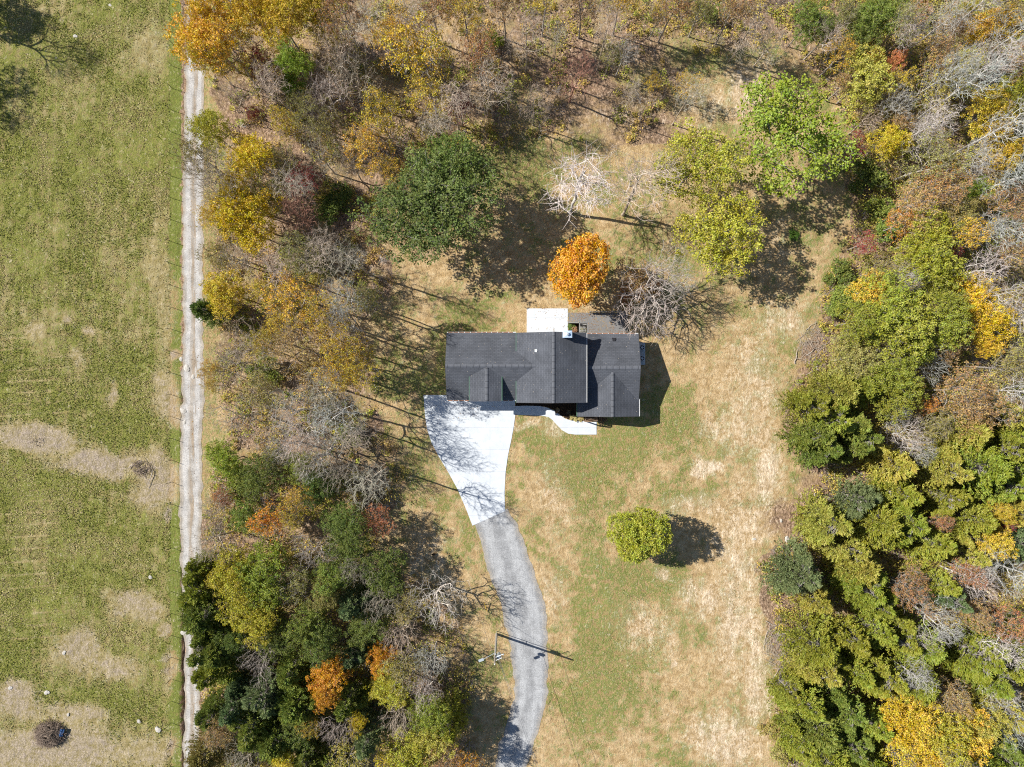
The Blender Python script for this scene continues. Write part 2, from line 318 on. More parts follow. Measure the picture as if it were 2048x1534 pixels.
# ------------------------------------------------------------------ ground sheet
def axis(lo, hi, step, far):
    a = np.arange(lo, hi+1e-6, step); out = [hi+step]; s = step*1.6
    while out[-1] < far: s *= 1.45; out.append(out[-1]+s)
    neg = [lo-(v-hi) for v in out]
    return np.concatenate([neg[::-1], a, out])
def lawn_zone(px, py):
    """share of green, bare soil, litter and so on for every point of the plan"""
    wx = px+(fbm(px, py, 60, 1)-0.5)*60; wy = py+(fbm(px, py, 60, 7)-0.5)*60
    fx = px+(fbm(px, py, 9, 3, 2)-0.5)*10; fy = py+(fbm(px, py, 9, 4, 2)-0.5)*10
    green = 0.36+(fbm(px, py, 90, 11)-0.5)*0.9+(fbm(px, py, 18, 14)-0.5)*1.1+(fbm(px, py, 5, 16, 2)-0.5)*0.35
    bare = np.zeros_like(px); litter = np.zeros_like(px); past = np.zeros_like(px); rock = np.zeros_like(px); mulch = np.zeros_like(px)
    woods = np.zeros(px.shape, bool)
    for P in WOODS: woods |= inpoly(wx, wy, P)
    litter = np.where(woods, 0.62+(fbm(px, py, 50, 21)-0.5)*1.0, 0.0)
    green = np.where(woods & (px > 1450), 0.25, green)
    def blob(x, y, rx, ry):
        dd = np.sqrt(((wx-x)/rx)**2+((wy-y)/ry)**2); return 1-sstep(0.25, 1.30, dd)
    # pasture west of the lane
    P = fx < 338; strip = (fx >= 338) & (fx < 363)
    past = np.where(P, 1.0, np.where(strip, 0.3, 0.0))
    rows = np.sin((px+py*0.06)/3.1+fbm(px, py, 120, 31)*6)*0.05
    green = np.where(P, 0.66+(fbm(px, py, 110, 12)-0.5)*0.6+(fbm(px, py, 18, 15)-0.5)*0.7+rows*1.6-0.42*(1-sstep(70, 190, px))*sstep(0.35, 0.6, fbm(px, py, 40, 43, 2))*sstep(0.80, 1.0, np.sin((py+px*0.06+(fbm(px, py, 260, 41, 1)-0.5)*40)*2*math.pi/23.0))*sstep(600, 680, py)*(1-sstep(1290, 1340, py)), green); green = np.where(strip, 0.92, green)
    litter = np.where((fx >= 363) & (fx < 374), 0.75, litter); litter = np.where(P | strip, 0.0, litter)
    green = np.where((fx >= 374) & (fx < 435) & ~woods, 0.45, green)
    for x, y, rx, ry, s in [(70, 880, 110, 32, .7), (190, 925, 110, 34, .7), (310, 960, 60, 60, .6), (345, 800, 40, 60, .5), (330, 770, 30, 40, .4), (235, 800, 14, 36, .45), (250, 1200, 50, 34, .55), (290, 1220, 32, 34, .5), (150, 1300, 60, 50, .55),
                            (230, 1330, 70, 40, .45), (30, 1400, 80, 45, .6), (100, 1500, 220, 60, .62), (150, 1430, 90, 30, .5), (130, 625, 14, 10, .5), (185, 652, 20, 12, .5), (60, 665, 18, 22, .35), (165, 720, 30, 26, .3), (350, 718, 18, 18, .6),
                            (90, 1050, 10, 8, .3), (330, 1260, 20, 20, .5), (345, 1340, 16, 60, .3), (300, 1500, 60, 60, .35), (300, 100, 60, 70, .16), (320, 600, 24, 260, .16)]:
        b = blob(x, y, rx, ry); lit = b*s*0.75
        green = green*(1-b*min(1.0, s+0.35)); rock = np.maximum(rock, lit*1.15); bare = np.maximum(bare, lit*0.16)
    for x, y, rx, ry in [(345, 713, 14, 12), (330, 1310, 16, 14), (335, 1345, 16, 14), (213, 1320, 14, 10), (245, 1330, 18, 14), (25, 1395, 26, 16), (328, 1025, 10, 22), (205, 1490, 26, 10), (335, 1500, 16, 22), (130, 1310, 12, 10), (30, 1505, 24, 8), (155, 1455, 8, 10)]:
        rock = np.maximum(rock, blob(x, y, rx, ry)*0.62)
    for x, y, rx, ry in [(60, 960, 120, 50), (20, 1230, 60, 160), (170, 1120, 120, 60), (120, 1395, 70, 30), (330, 60, 40, 60), (170, 330, 220, 90)]: green = green+blob(x, y, rx, ry)*0.14
    # lawn east: green swards and bare soil
    for x, y, rx, ry, s in [(1030, 330, 100, 70, .5), (940, 600, 110, 30, .18), (1190, 870, 160, 45, .35), (1130, 920, 100, 60, .28), (1220, 930, 90, 60, .32), (1190, 1060, 45, 120, .35), (1190, 1230, 70, 90, .45), (1230, 1330, 90, 110, .45), (1180, 1420, 70, 80, .35), (1330, 1010, 60, 40, .3),
                            (1400, 110, 70, 50, .5), (1300, 1140, 90, 60, .3), (1390, 990, 60, 40, .25), (830, 760, 90, 60, .3), (820, 980, 70, 60, .35), (620, 520, 60, 40, .2), (1050, 870, 30, 30, .35), (880, 1120, 40, 40, .2), (960, 1330, 40, 50, .25), (1520, 1330, 40, 120, .2), (1350, 840, 70, 50, .3), (1060, 210, 50, 60, .3), (900, 330, 120, 40, .3)]:
        green = green+blob(x, y, rx, ry)*s; litter = litter-blob(x, y, rx, ry)*s*0.7
    for x, y, rx, ry, s in [(1500, 800, 75, 170, .34), (1480, 1180, 60, 240, .42), (1510, 1330, 34, 200, .5), (1410, 935, 45, 22, .72), (1340, 1320, 14, 10, .75), (1300, 1260, 90, 70, .3), (1400, 1190, 60, 50, .38), (1450, 1480, 90, 70, .42), (1390, 1010, 80, 30, .34), (1560, 640, 60, 60, .36), (1570, 470, 30, 60, .2),
                            (1490, 180, 60, 70, .50), (1400, 200, 60, 50, .35), (1250, 240, 80, 30, .25), (1540, 960, 40, 90, .55), (1520, 1050, 34, 60, .45), (1330, 1150, 20, 12, .5), (1110, 860, 30, 30, .35), (1040, 850, 60, 14, .45), (860, 1110, 50, 60, .36), (1110, 1000, 40, 90, .25), (880, 870, 20, 60, .25), (1100, 1180, 40, 60, .3), (1530, 1420, 60, 40, .36), (1450, 850, 60, 40, .35)]:
        bare = np.maximum(bare, blob(x, y, rx, ry)*s*0.95*(0.55+0.9*fbm(px*1.6, py*0.5, 26, 44, 4)))
    debris = blob(1640, 1000, 55, 75)+blob(1570, 1250, 45, 130)+blob(1625, 690, 35, 60)+blob(1580, 1050, 60, 60)
    litter = litter+debris*0.85; green = green-debris*0.15; bare = bare*(1-np.clip(debris, 0, 1)*0.6)
    bed = inpoly(px, py, [(1030, 790), (1160, 790), (1200, 800), (1200, 842), (1156, 841.5), (1142, 840.5), (1130, 836.5), (1120, 829.5), (1108, 820.5), (1094, 814.5), (1078, 811.5), (1030, 811.5)])
    bed |= inpoly(px, py, [(1136, 640), (1156, 640), (1156, 670), (1136, 670)])
    mulch = np.where(bed, 1.0, 0.0)
    litter = np.where(bed, 0, litter)
    return np.clip(green, 0.06, np.where(past > 0.8, 0.82, np.where(past > 0.2, 0.95, 0.62))), np.clip(bare, 0, 1), np.clip(litter, 0, 1), past, np.clip(rock, 0, 1), mulch, woods
def road_mask(px, py):
    m = np.zeros(px.shape, bool)
    for P in (LP, DP):
        c = np.interp(py, P[:, 1], P[:, 0]); wd = np.interp(py, P[:, 1], P[:, 2]); m |= (np.abs(px-c) < wd/2+8) & (py > P[0, 1]-8) & (py < P[-1, 1])
    m |= (px > 835) & (px < 1300) & (py > 600) & (py < 880)
    m |= inpoly(px, py, [(840, 785), (1040, 785), (1040, 1060), (930, 1060), (840, 860)])
    return m
xs = axis(-88, 88, 0.22, 420); ys = axis(-66, 66, 0.22, 420)
GX, GY = np.meshgrid(xs, ys); nx_, ny_ = len(xs), len(ys)
PX = GX/MPP+1024; PY = 767-GY/MPP
green, bare, litter, past, rock, mulch, woods = lawn_zone(PX, PY)
rm = road_mask(PX, PY)
amp = np.where(past > 0.8, 0.10, 0.05); amp = np.where(woods, 0.14, amp); amp = np.where(rm, 0.0, amp)
GZ = (fbm(GX, GY, 0.9, 50, 2)-0.5)*amp*1.6+(fbm(GX, GY, 7, 53, 3)-0.5)*np.where(rm, 0, 0.35)-np.where(rm, 0.0, 0.02)
ditch = np.exp(-((PX-367)/3.2)**2)*sstep(700, 860, PY)*0.45; GZ = GZ-ditch
V = np.stack([GX, GY, GZ], -1).reshape(-1, 3)
I = np.arange(nx_*ny_).reshape(ny_, nx_)
F = np.stack([I[:-1, :-1], I[:-1, 1:], I[1:, 1:], I[1:, :-1]], -1).reshape(-1, 4)
one = np.ones_like(green)
gme = mesh_np('ground', V, F, {'zone': np.stack([green, bare, litter, one], -1).reshape(-1, 4), 'zone2': np.stack([past, rock, mulch, one], -1).reshape(-1, 4)}, True)
tag(link('ground', gme, M['ground']), kind='structure')

def ribbon(name, P, mat, z, seed, across=10):
    rng = np.random.RandomState(seed); n = len(P)
    x = (P[:, 0]-1024)*MPP; y = (767-P[:, 1])*MPP; wd = P[:, 2]*MPP
    # resample finely so that the edges can be ragged
    s = np.concatenate([[0], np.cumsum(np.hypot(np.diff(x), np.diff(y)))]); t = np.arange(0, s[-1], 0.3)
    x = np.interp(t, s, x); y = np.interp(t, s, y); wd = np.interp(t, s, wd)
    dx = np.gradient(x); dy = np.gradient(y); L = np.hypot(dx, dy); nxx = dy/L; nyy = -dx/L
    eL = (fbm(t, t*0, 1.3, seed, 3)-0.5)*0.75; eR = (fbm(t, t*0, 1.3, seed+5, 3)-0.5)*0.75
    # left edge of travel seen from above is +u
    V = []; U = []
    for k in range(across+1):
        u = k/across; off = (u-0.5)*wd
        off = off+np.where(u < 0.5, -eL*(1-2*u), eR*(2*u-1)) if True else off
        V.append(np.stack([x-nxx*off, y-nyy*off, np.full_like(x, z)], -1)); U.append(np.stack([np.full_like(x, 1-u), t], -1))
    V = np.stack(V, 1); U = np.stack(U, 1); m = V.shape[0]
    I = np.arange(m*(across+1)).reshape(m, across+1)
    F = np.stack([I[:-1, :-1], I[:-1, 1:], I[1:, 1:], I[1:, :-1]], -1).reshape(-1, 4)
    me = mesh_np(name, V.reshape(-1, 3), F)
    uvl = me.uv_layers.new(name='UVMap'); uvl.data.foreach_set('uv', U.reshape(-1, 2)[F.ravel()].astype(np.float32).ravel())
    o = link(name, me, mat); tag(o, kind='structure'); return o
ribbon('lane', LP, M['lane'], 0.022, 3)
ribbon('gravel_drive', DP, M['gravel'], 0.022, 9)
def flat(name, pts, z0, z1):
    b = MB(); b.prism([W(*p) for p in pts], z0, z1); return tag(b.build(name, M['concrete']), kind='structure')
flat('driveway', PAD, -0.1, 0.05)
flat('walkway', WALK, -0.1, 0.056)
flat('patio', PATIO, -0.1, 0.06)

# ------------------------------------------------------------------ house
house = empty('house', (4.5, 1.2, 0))
tag(house, 'single house with dark grey shingled cross gable roofs, shiny chimney cover and attached deck', 'house')
HX, HY = 4.5, 1.2
def L(x, y, z): return (x-HX, y-HY, z)
class HB(MB): pass
def roof_x(x0, x1, yf, yb, yr, ze, zr, t=0.16, name='roof', rake='r'):
    b = MB(); sl_ = math.hypot(yb-yr, zr-ze); sf = math.hypot(yr-yf, zr-ze)
    b.slab([L(x0, yr, zr), L(x0, yf, ze), L(x1, yf, ze), L(x1, yr, zr)], [(x0, sf), (x0, 0), (x1, 0), (x1, sf)], t)
    b.slab([L(x1, yr, zr), L(x1, yb, ze), L(x0, yb, ze), L(x0, yr, zr)], [(x1, sl_), (x1, 0), (x0, 0), (x0, sl_)], t)
    return b.build(name, M['shingle'], house)
def roof_y(y0, y1, xl, xr, xc, zl, zR, zr, t=0.16, name='roof'):
    b = MB(); a = math.hypot(xc-xl, zr-zl); c = math.hypot(xr-xc, zr-zR)
    b.slab([L(xc, y1, zr), L(xl, y1, zl), L(xl, y0, zl), L(xc, y0, zr)], [(y1, a), (y1, 0), (y0, 0), (y0, a)], t)
    b.slab([L(xc, y0, zr), L(xr, y0, zR), L(xr, y1, zR), L(xc, y1, zr)], [(y0, c), (y0, 0), (y1, 0), (y1, c)], t)
    return b.build(name, M['shingle'], house)
# (plan metres)  garage wing
rf1 = roof_x(-9.32, 3.6, -2.38, 7.28, 2.45, 4.7, 7.1)
rf2 = roof_y(-2.68, 7.14, 0.6, 10.53, 5.78, 6.03, 6.2, 8.1)
rf3 = roof_y(-2.46, 2.40, -6.0, -1.44, -3.53, 6.37, 6.37, 7.06)
rf4 = roof_x(10.0, 18.3, -2.73, 7.2, 2.234, 3.6, 5.4)
rf5 = roof_y(-4.74, 2.1, 9.43, 18.44, 14.37, 3.6, 3.61, 5.2)
def cap_x(x0, x1, y, z, par, sl):
    b = MB()
    for s in (-1, 1): b.box(((x0+x1)/2-HX, y+s*0.11-HY, z+0.035-0.11*sl), (x1-x0, 0.22, 0.03), 0, -s*math.atan(sl))
    return b.build('ridge_cap', M['ridge'], par)
def cap_y(y0, y1, x, z, par, sl):
    b = MB()
    for s in (-1, 1): b.box((x+s*0.11-HX, (y0+y1)/2-HY, z+0.035-0.11*sl), (0.22, y1-y0, 0.03), 0, 0, s*math.atan(sl))
    return b.build('ridge_cap', M['ridge_y'], par)
cap_x(-9.32, 3.3, 2.45, 7.1, rf1, 0.5); cap_y(-2.68, 7.14, 5.78, 8.1, rf2, 0.42); cap_y(-2.46, 2.2, -3.53, 7.06, rf3, 0.31)
cap_x(10.6, 18.3, 2.234, 5.4, rf4, 0.36); cap_y(-4.74, 1.6, 14.37, 5.2, rf5, 0.35)
def edge(par, a, b_, mat, w=0.06, h=0.17, name='drip_edge'):
    b = MB(); a = Vector(L(*a)); c = Vector(L(*b_)); dd = c-a
    m = Matrix.Translation((a+c)/2) @ dd.to_track_quat('X', 'Z').to_matrix().to_4x4() @ Matrix.Diagonal((dd.length, w, h, 1))
    bmesh.ops.create_cube(b.bm, size=1, matrix=m); return b.build(name, mat, par)
edge(rf2, (0.57, 4.6, 5.98), (0.57, 7.14, 5.98), M['flash']); edge(rf2, (0.57, -2.68, 5.98), (0.57, 0.4, 5.98), M['flash'])
edge(rf2, (10.57, -2.68, 6.15), (10.57, 7.14, 6.15), M['trim'])
edge(rf3, (-6.03, -2.46, 6.32), (-6.03, 1.0, 6.32), M['flash']); edge(rf3, (-1.41, -2.46, 6.32), (-1.41, 1.0, 6.32), M['flash'])
edge(rf5, (18.48, -4.74, 3.56), (18.48, -2.2, 3.56), M['trim']); edge(rf5, (9.40, -4.74, 3.56), (9.40, -2.7, 3.56), M['flash'])
for par, y0, z0, segs in ((rf1, 7.35, 4.62, (-9.32, 0.55)), (rf4, 7.27, 3.52, (10.6, 18.3)), (rf1, -2.44, 4.62, (-9.32, 0.55)),):
    b = MB(); b.bx(segs[0]-HX, segs[1]-HX, y0-HY-0.06, y0-HY+0.06, z0-0.1, z0); g = b.build('gutter', M['gutter'], par)
    b = MB(); x = segs[0]+0.15; rr = random.Random(5)
    while x < segs[1]-0.5:
        Lg = rr.uniform(0.5, 0.75); b.bx(x-HX, min(x+Lg, segs[1])-HX, y0-HY-0.045, y0-HY+0.045, z0, z0+0.02); x += Lg+0.12
    b.build('leaf_debris', M['gutleaf'], g)
def rake(par, pts, name='rake_board'):
    b = MB()
    for a, c in zip(pts[:-1], pts[1:]):
        a = Vector(L(*a)); c = Vector(L(*c)); dd = c-a
        m = Matrix.Translation((a+c)/2) @ dd.to_track_quat('X', 'Z').to_matrix().to_4x4() @ Matrix.Diagonal((dd.length, 0.03, 0.2, 1))
        bmesh.ops.create_cube(b.bm, size=1, matrix=m)
    b.build(name, M['fascia'], par)
rake(rf1, [(-9.35, -2.38, 4.58), (-9.35, 2.45, 6.98), (-9.35, 7.28, 4.58)])
rake(rf2, [(0.6, -2.71, 5.91), (5.78, -2.71, 7.98), (10.53, -2.71, 6.08)]); rake(rf2, [(0.6, 7.17, 5.91), (5.78, 7.17, 7.98), (10.53, 7.17, 6.08)])
rake(rf3, [(-6.0, -2.5, 6.25), (-3.53, -2.5, 6.94), (-1.44, -2.5, 6.25)])
rake(rf4, [(18.33, -2.73, 3.48), (18.33, 2.234, 5.28), (18.33, 7.2, 3.48)])
rake(rf5, [(9.43, -4.77, 3.48), (14.37, -4.77, 5.08), (18.44, -4.77, 3.48)])
# walls: pentagon prisms below each roof
def wall_x(x0, x1, y0, y1, yr, ze, zr):
    b = MB(); P = [(y0, -0.05), (y1, -0.05), (y1, ze), (yr, zr), (y0, ze)]
    b.poly([L(x1, p[0], p[1]) for p in P]); b.poly([L(x0, p[0], p[1]) for p in P[::-1]])
    for i in range(5):
        a, c = P[i], P[(i+1) % 5]; b.poly([L(x0, a[0], a[1]), L(x0, c[0], c[1]), L(x1, c[0], c[1]), L(x1, a[0], a[1])][::-1])
    b.build('wall', M['siding'], house)
def wall_y(y0, y1, x0, x1, xr, z0, z1, zr):
    b = MB(); P = [(x0, -0.05), (x1, -0.05), (x1, z1), (xr, zr), (x0, z0)]
    b.poly([L(p[0], y0, p[1]) for p in P]); b.poly([L(p[0], y1, p[1]) for p in P[::-1]])
    for i in range(5):
        a, c = P[i], P[(i+1) % 5]; b.poly([L(a[0], y0, a[1]), L(a[0], y1, a[1]), L(c[0], y1, c[1]), L(c[0], y0, c[1])])
    b.build('wall', M['siding'], house)
wall_x(-8.9, 1.2, -1.95, 6.85, 2.45, 4.65, 6.87)
wall_y(-2.35, 6.8, 1.0, 10.1, 5.78, 5.95, 6.15, 7.88)
wall_y(-2.10, -1.2, -5.6, -1.85, -3.53, 6.25, 6.25, 6.85)
wall_x(10.12, 17.9, -2.3, 6.78, 2.234, 3.52, 5.17)
wall_y(-4.30, -2.2, 11.6, 17.88, 14.37, 4.05, 3.56, 4.98)
def window(x, y, z, wd, ht, ax):
    t = 0.05
    b = MB(); dx, dy = (wd, t) if ax == 'y' else (t, wd)
    b.box((x-HX, y-HY, z), (dx+(0.16 if ax == 'y' else 0.0), dy+(0.16 if ax == 'x' else 0.0), ht+0.16)); w_ = b.build('window', M['trim'], house)
    b = MB(); s = -1 if (y < 2) else 1; sx = -1 if x < 0 else 1
    if ax == 'y': b.box((x-HX, y+s*0.03-HY, z), (wd, 0.03, ht))
    else: b.box((x+sx*0.03-HX, y-HY, z), (0.03, wd, ht))
    b.build('pane', M['glass'], w_)
for x in (1.9, 4.2): window(x, -2.37, 1.6, 1.3, 1.5, 'y')
window(8.9, -2.37, 1.6, 1.3, 1.5, 'y'); window(5.7, -2.37, 5.0, 1.2, 1.1, 'y')
for x in (13.3, 16.0): window(x, -4.32, 1.7, 1.4, 1.5, 'y')
for x in (-7.0, -4.0, -1.0): window(x, 6.87, 2.2, 1.2, 1.3, 'y')
for x in (12.5, 15.8): window(x, 6.80, 1.9, 1.3, 1.2, 'y')
window(3.4, 6.82, 1.7, 1.8, 1.9, 'y'); window(17.92, 0.5, 1.8, 1.2, 1.3, 'x'); window(-8.92, 2.4, 2.4, 1.2, 1.3, 'x')
def panel_door(name, x0, x1, y, z1, rows, s=-1):
    b = MB(); b.bx(x0-HX, x1-HX, y-HY, y+s*0.05-HY, 0.06, z1)
    for r_ in range(rows):
        zz = 0.1+(z1-0.15)*(r_+0.5)/rows; n = max(1, int((x1-x0)/0.6))
        for k in range(n):
            xx = x0+(x1-x0)*(k+0.5)/n; b.box((xx-HX, y+s*0.06-HY, zz), ((x1-x0)/n*0.78, 0.03, (z1-0.15)/rows*0.72))
    d_ = b.build(name, M['trim'], house)
    return d_
panel_door('garage_door', -8.2, -5.4, -1.96, 2.4, 4); panel_door('garage_door', -4.6, -1.2, -1.96, 2.4, 4)
dd_ = panel_door('door', 6.7, 7.7, -2.37, 2.15, 3)
b = MB(); b.sphere((7.6-HX, -2.47-HY, 1.05), 0.04, 1); b.build('handle', M['black'], dd_)
# chimney
b = MB(); b.bx(7.05-HX, 8.2-HX, 6.35-HY, 7.22-HY, -0.05, 8.55); chim = b.build('chimney', M['stone'], house)
b = MB(); b.bx(6.98-HX, 8.28-HX, 6.30-HY, 7.28-HY, 8.55, 8.66)
b.slab([L(7.63, 6.79, 8.80), L(6.98, 6.30, 8.66), L(8.28, 6.30, 8.66)], [(0, 0)]*3, 0.01); b.slab([L(7.63, 6.79, 8.80), L(8.28, 6.30, 8.66), L(8.28, 7.28, 8.66)], [(0, 0)]*3, 0.01)
b.slab([L(7.63, 6.79, 8.80), L(8.28, 7.28, 8.66), L(6.98, 7.28, 8.66)], [(0, 0)]*3, 0.01); b.slab([L(7.63, 6.79, 8.80), L(6.98, 7.28, 8.66), L(6.98, 6.30, 8.66)], [(0, 0)]*3, 0.01)
b.build('chase_cover', M['film'], chim)
b = MB(); b.tube(L(7.6, 6.8, 8.7), L(7.6, 6.8, 8.98), 0.15, n=14); b.tube(L(7.6, 6.8, 8.98), L(7.6, 6.8, 9.04), 0.24, 0.05, n=14); b.build('flue', M['galv'], chim)
# vents and pipe
def vent(x, y, z, kind):
    b = MB()
    if kind == 'box': b.box(L(x, y, z+0.12), (0.42, 0.42, 0.2)); b.box(L(x, y, z+0.03), (0.56, 0.6, 0.03)); b.build('roof_vent', M['black'], house)
    else: b.tube(L(x, y, z-0.1), L(x, y, z+0.35), 0.05, n=10); b.box(L(x, y, z+0.0), (0.3, 0.3, 0.05), 0, 0, -0.38); b.build('vent_pipe', M['galv'], house)
vx, vy = W(1227.8, 679.5, 3.9); vent(vx, vy, 3.85, 'box')
px_, py_ = W(1072, 701.6, 7.2); vent(px_, py_, 6.03+(px_-0.6)*0.4, 'pipe')
b = MB(); b.box(L(5.82, 7.35, 8.02), (0.09, 0.75, 0.10)); b.build('lookout_beam', M['timber'], house)   # ridge beam end above the patio
# downspouts
for x, y, z in ((-8.8, -2.2, 4.5), (-9.1, 7.2, 4.5), (18.1, 7.1, 3.4)):
    b = MB(); b.bx(x-HX-0.04, x-HX+0.04, y-HY-0.03, y-HY+0.03, 0.0, z); b.build('downspout', M['gutter'], house)
# entry timber gable
b = MB()
for x in (10.75, 12.45): b.box(L(x, -5.55, 1.25), (0.16, 0.16, 2.5))
for s, x in ((1, 10.75), (-1, 12.45)):
    b.tube(L(x, -5.55, 2.5), L(11.6, -5.55, 3.15), 0.07, n=4); b.tube(L(x, -5.05, 2.5), L(11.6, -5.05, 3.15), 0.07, n=4)
b.box(L(11.6, -5.55, 2.45), (1.8, 0.12, 0.14)); b.tube(L(10.75, -5.5, 2.5), L(12.45, -5.0, 2.5), 0.05, n=4); b.tube(L(10.75, -5.0, 2.5), L(12.45, -5.5, 2.5), 0.05, n=4)
for x in (10.75, 12.45): b.box(L(x, -4.95, 2.45), (0.12, 1.2, 0.14))
b.build('entry_frame', M['timber'], house)
# deck (attached): platform, screen, steps, rails
b = MB(); b.prism([L(8.4, 9.0, 0)[:2], L(8.4, 10.55, 0)[:2], L(16.95, 10.55, 0)[:2], L(16.95, 6.8, 0)[:2], L(11.15, 6.8, 0)[:2], L(11.15, 8.95, 0)[:2], L(9.95, 8.95, 0)[:2]], 0.75, 0.80)
dk = b.build('deck', M['deck'], house)
b = MB()
for x in (8.5, 11.2, 14.0, 16.85):
    for y in (9.1, 10.45): b.bx(x-HX-0.07, x-HX+0.07, y-HY-0.07, y-HY+0.07, 0, 0.75)
b.bx(8.4-HX, 16.95-HX, 10.50-HY, 10.545-HY, 0.5, 0.748); b.bx(16.90-HX, 16.945-HX, 6.8-HY, 10.49-HY, 0.5, 0.748); b.build('deck_framing', M['deckwood'], dk)
b = MB()
for x in (11.6, 13.3, 15.0, 16.7): b.box(L(x, 10.62, 1.25), (0.12, 0.12, 1.3))
for k in range(7): b.box(L(14.15, 10.60, 0.9+k*0.16), (5.1, 0.03, 0.14))
b.build('privacy_screen', M['deckwood'], dk)
b = MB(); b.box(L(16.98, 8.7, 1.72), (0.12, 3.7, 0.05))
for k in range(24): b.box(L(16.98, 6.95+k*0.155, 1.25), (0.04, 0.04, 0.9))
b.build('railing', M['deckwood'], dk)
b = MB(); b.box(L(9.2, 9.0, 1.70), (1.6, 0.12, 0.05)); b.box(L(9.98, 8.0, 1.70), (0.12, 2.1, 0.05))
for k in range(10): b.box(L(8.45+k*0.16, 9.0, 1.24), (0.04, 0.04, 0.9))
for k in range(12): b.box(L(9.98, 7.0+k*0.17, 1.24), (0.04, 0.04, 0.9))
b.build('railing', M['deckwood'], dk)
b = MB()
for k in range(9): b.box(L(10.55, 8.8-k*0.22, 0.72-k*0.07), (1.1, 0.15, 0.04))
b.build('steps', M['deckwood'], dk)
# air conditioners
b = MB(); b.prism([(18.75, 2.8), (19.95, 2.8), (19.95, 6.15), (18.75, 6.15)], -0.05, 0.12); tag(b.build('equipment_pad', M['acmetal']), 'pale concrete pad under two air conditioners at the right side of the house', 'concrete pad')
for i, (y, lab) in enumerate(((5.35, 'air conditioner on the side pad, the one nearer the back yard'), (3.75, 'air conditioner on the side pad, the one nearer the front yard'))):
    o = empty('air_conditioner', (19.32, y, 0.122)); tag(o, 'square grey '+lab, 'air conditioner', 'air conditioners beside the house')
    b = MB(); b.box((0, 0, 0.42), (0.84, 0.84, 0.84)); b.build('cabinet', M['acmetal'], o)
    b = MB(); b.tube((0, 0, 0.842), (0, 0, 0.86), 0.34, n=24); b.build('fan_well', M['black'], o)
    b = MB()
    for k in range(5): b.box((0.14*math.cos(k*1.2566), 0.14*math.sin(k*1.2566), 0.875), (0.26, 0.10, 0.015), k*1.2566, 0.2)
    b.tube((0, 0, 0.862), (0, 0, 0.89), 0.07, n=12); b.build('fan', M['galv'], o)

# ------------------------------------------------------------------ utility pole, cable, fence
bx_, by_ = W(993, 1268)
pole = empty('utility_pole', (bx_, by_, 0)); tag(pole, 'weathered wooden utility pole with transformer and lamp arm beside the gravel drive', 'utility pole')
b = MB(); b.tube((0, 0, -0.1), (0, 0, 11.2), 0.19, 0.13, 14); b.build('shaft', M['polewood'], pole)
b = MB(); b.tube((0.52, -0.05, 7.6), (0.52, -0.05, 8.7), 0.27, n=20); b.box((0.26, -0.03, 8.2), (0.3, 0.1, 0.5)); tr_ = b.build('transformer', M['galv'], pole)
b = MB(); b.tube((0.45, -0.12, 8.7), (0.45, -0.12, 8.95), 0.05); b.tube((0.6, 0.05, 8.7), (0.6, 0.05, 8.95), 0.05); b.build('bushing', M['trim'], tr_)
b = MB(); b.tube((0, 0, 7.3), (-1.6, -0.65, 7.9), 0.04); arm = b.build('lamp_arm', M['galv'], pole)
b = MB(); b.box((-1.95, -0.78, 7.9), (0.75, 0.34, 0.16), math.atan2(0.13, 0.35)); b.build('lamp_head', M['galv'], arm)
b = MB(); b.tube((0.1, 0.1, 9.2), (1.15, 0.62, 9.35), 0.045); b.tube((1.15, 0.62, 9.3), (1.15, 0.62, 9.62), 0.07); b.build('insulator_bracket', M['galv'], pole)
b = MB(); b.tube((0.05, 0.42, 0.0), (0.05, 0.42, 8.8), 0.045); b.sphere((0.05, 0.42, 8.9), 0.12, 1); b.box((0.03, 0.25, 4.4), (0.06, 0.34, 0.06)); b.build('conduit', M['galv'], pole)
b = MB(); b.tube((0, 0, 11.2), (0, 0, 11.45), 0.05); b.box((0.55, 0.25, 10.2), (0.9, 0.06, 0.06), 0.4); b.build('insulator', M['trim'], pole)
b = MB(); b.box((0, 0.0, 0), (0.42, 0.28, 0.75)); o = b.build('cable_closure', M['black'])
cdir = Vector((0.33, -0.94, 0)).normalized(); o.location = (bx_+cdir.x*0.95, by_+cdir.y*0.95, 6.35); o.rotation_euler = (0, 0, 0.3)
tag(o, 'small dark splice box hanging from the cable just below the utility pole', 'cable box')
def catenary(name, a, c, r, sag, label):
    a = Vector(a); c = Vector(c); b = MB(); n = 26; P = [a.lerp(c, k/n)-Vector((0, 0, sag*4*(k/n)*(1-k/n))) for k in range(n+1)]
    for k in range(n): b.tube(P[k], P[k+1], r, n=5, caps=False)
    tag(b.build(name, M['cable']), label, 'cable')
catenary('overhead_cable', (bx_, by_-0.12, 6.7), (bx_+cdir.x*46, by_+cdir.y*46, 6.9), 0.022, 0.7, 'lower overhead cable running from the utility pole over the drive to the bottom edge')
catenary('overhead_cable', (bx_+0.5, by_-0.1, 9.0), (bx_+0.9+cdir.x*46, by_+cdir.y*46, 9.2), 0.018, 0.8, 'upper overhead cable running from the pole transformer to the bottom edge')
catenary('guy_cable', (bx_-0.1, by_+0.05, 9.6), (bx_-3.2, by_+4.9, 0.0), 0.015, 0.0, 'thin guy cable from the utility pole down into the grass')
gx_, gy_ = W(971, 1212); b = MB(); b.tube((gx_-0.15, gy_+0.75, 0.9), (gx_+0.25, gy_-0.75, 0.15), 0.06, n=8); tag(b.build('guy_marker', M['yellow']), 'bright yellow plastic marker rod in the grass left of the gravel drive', 'marker')

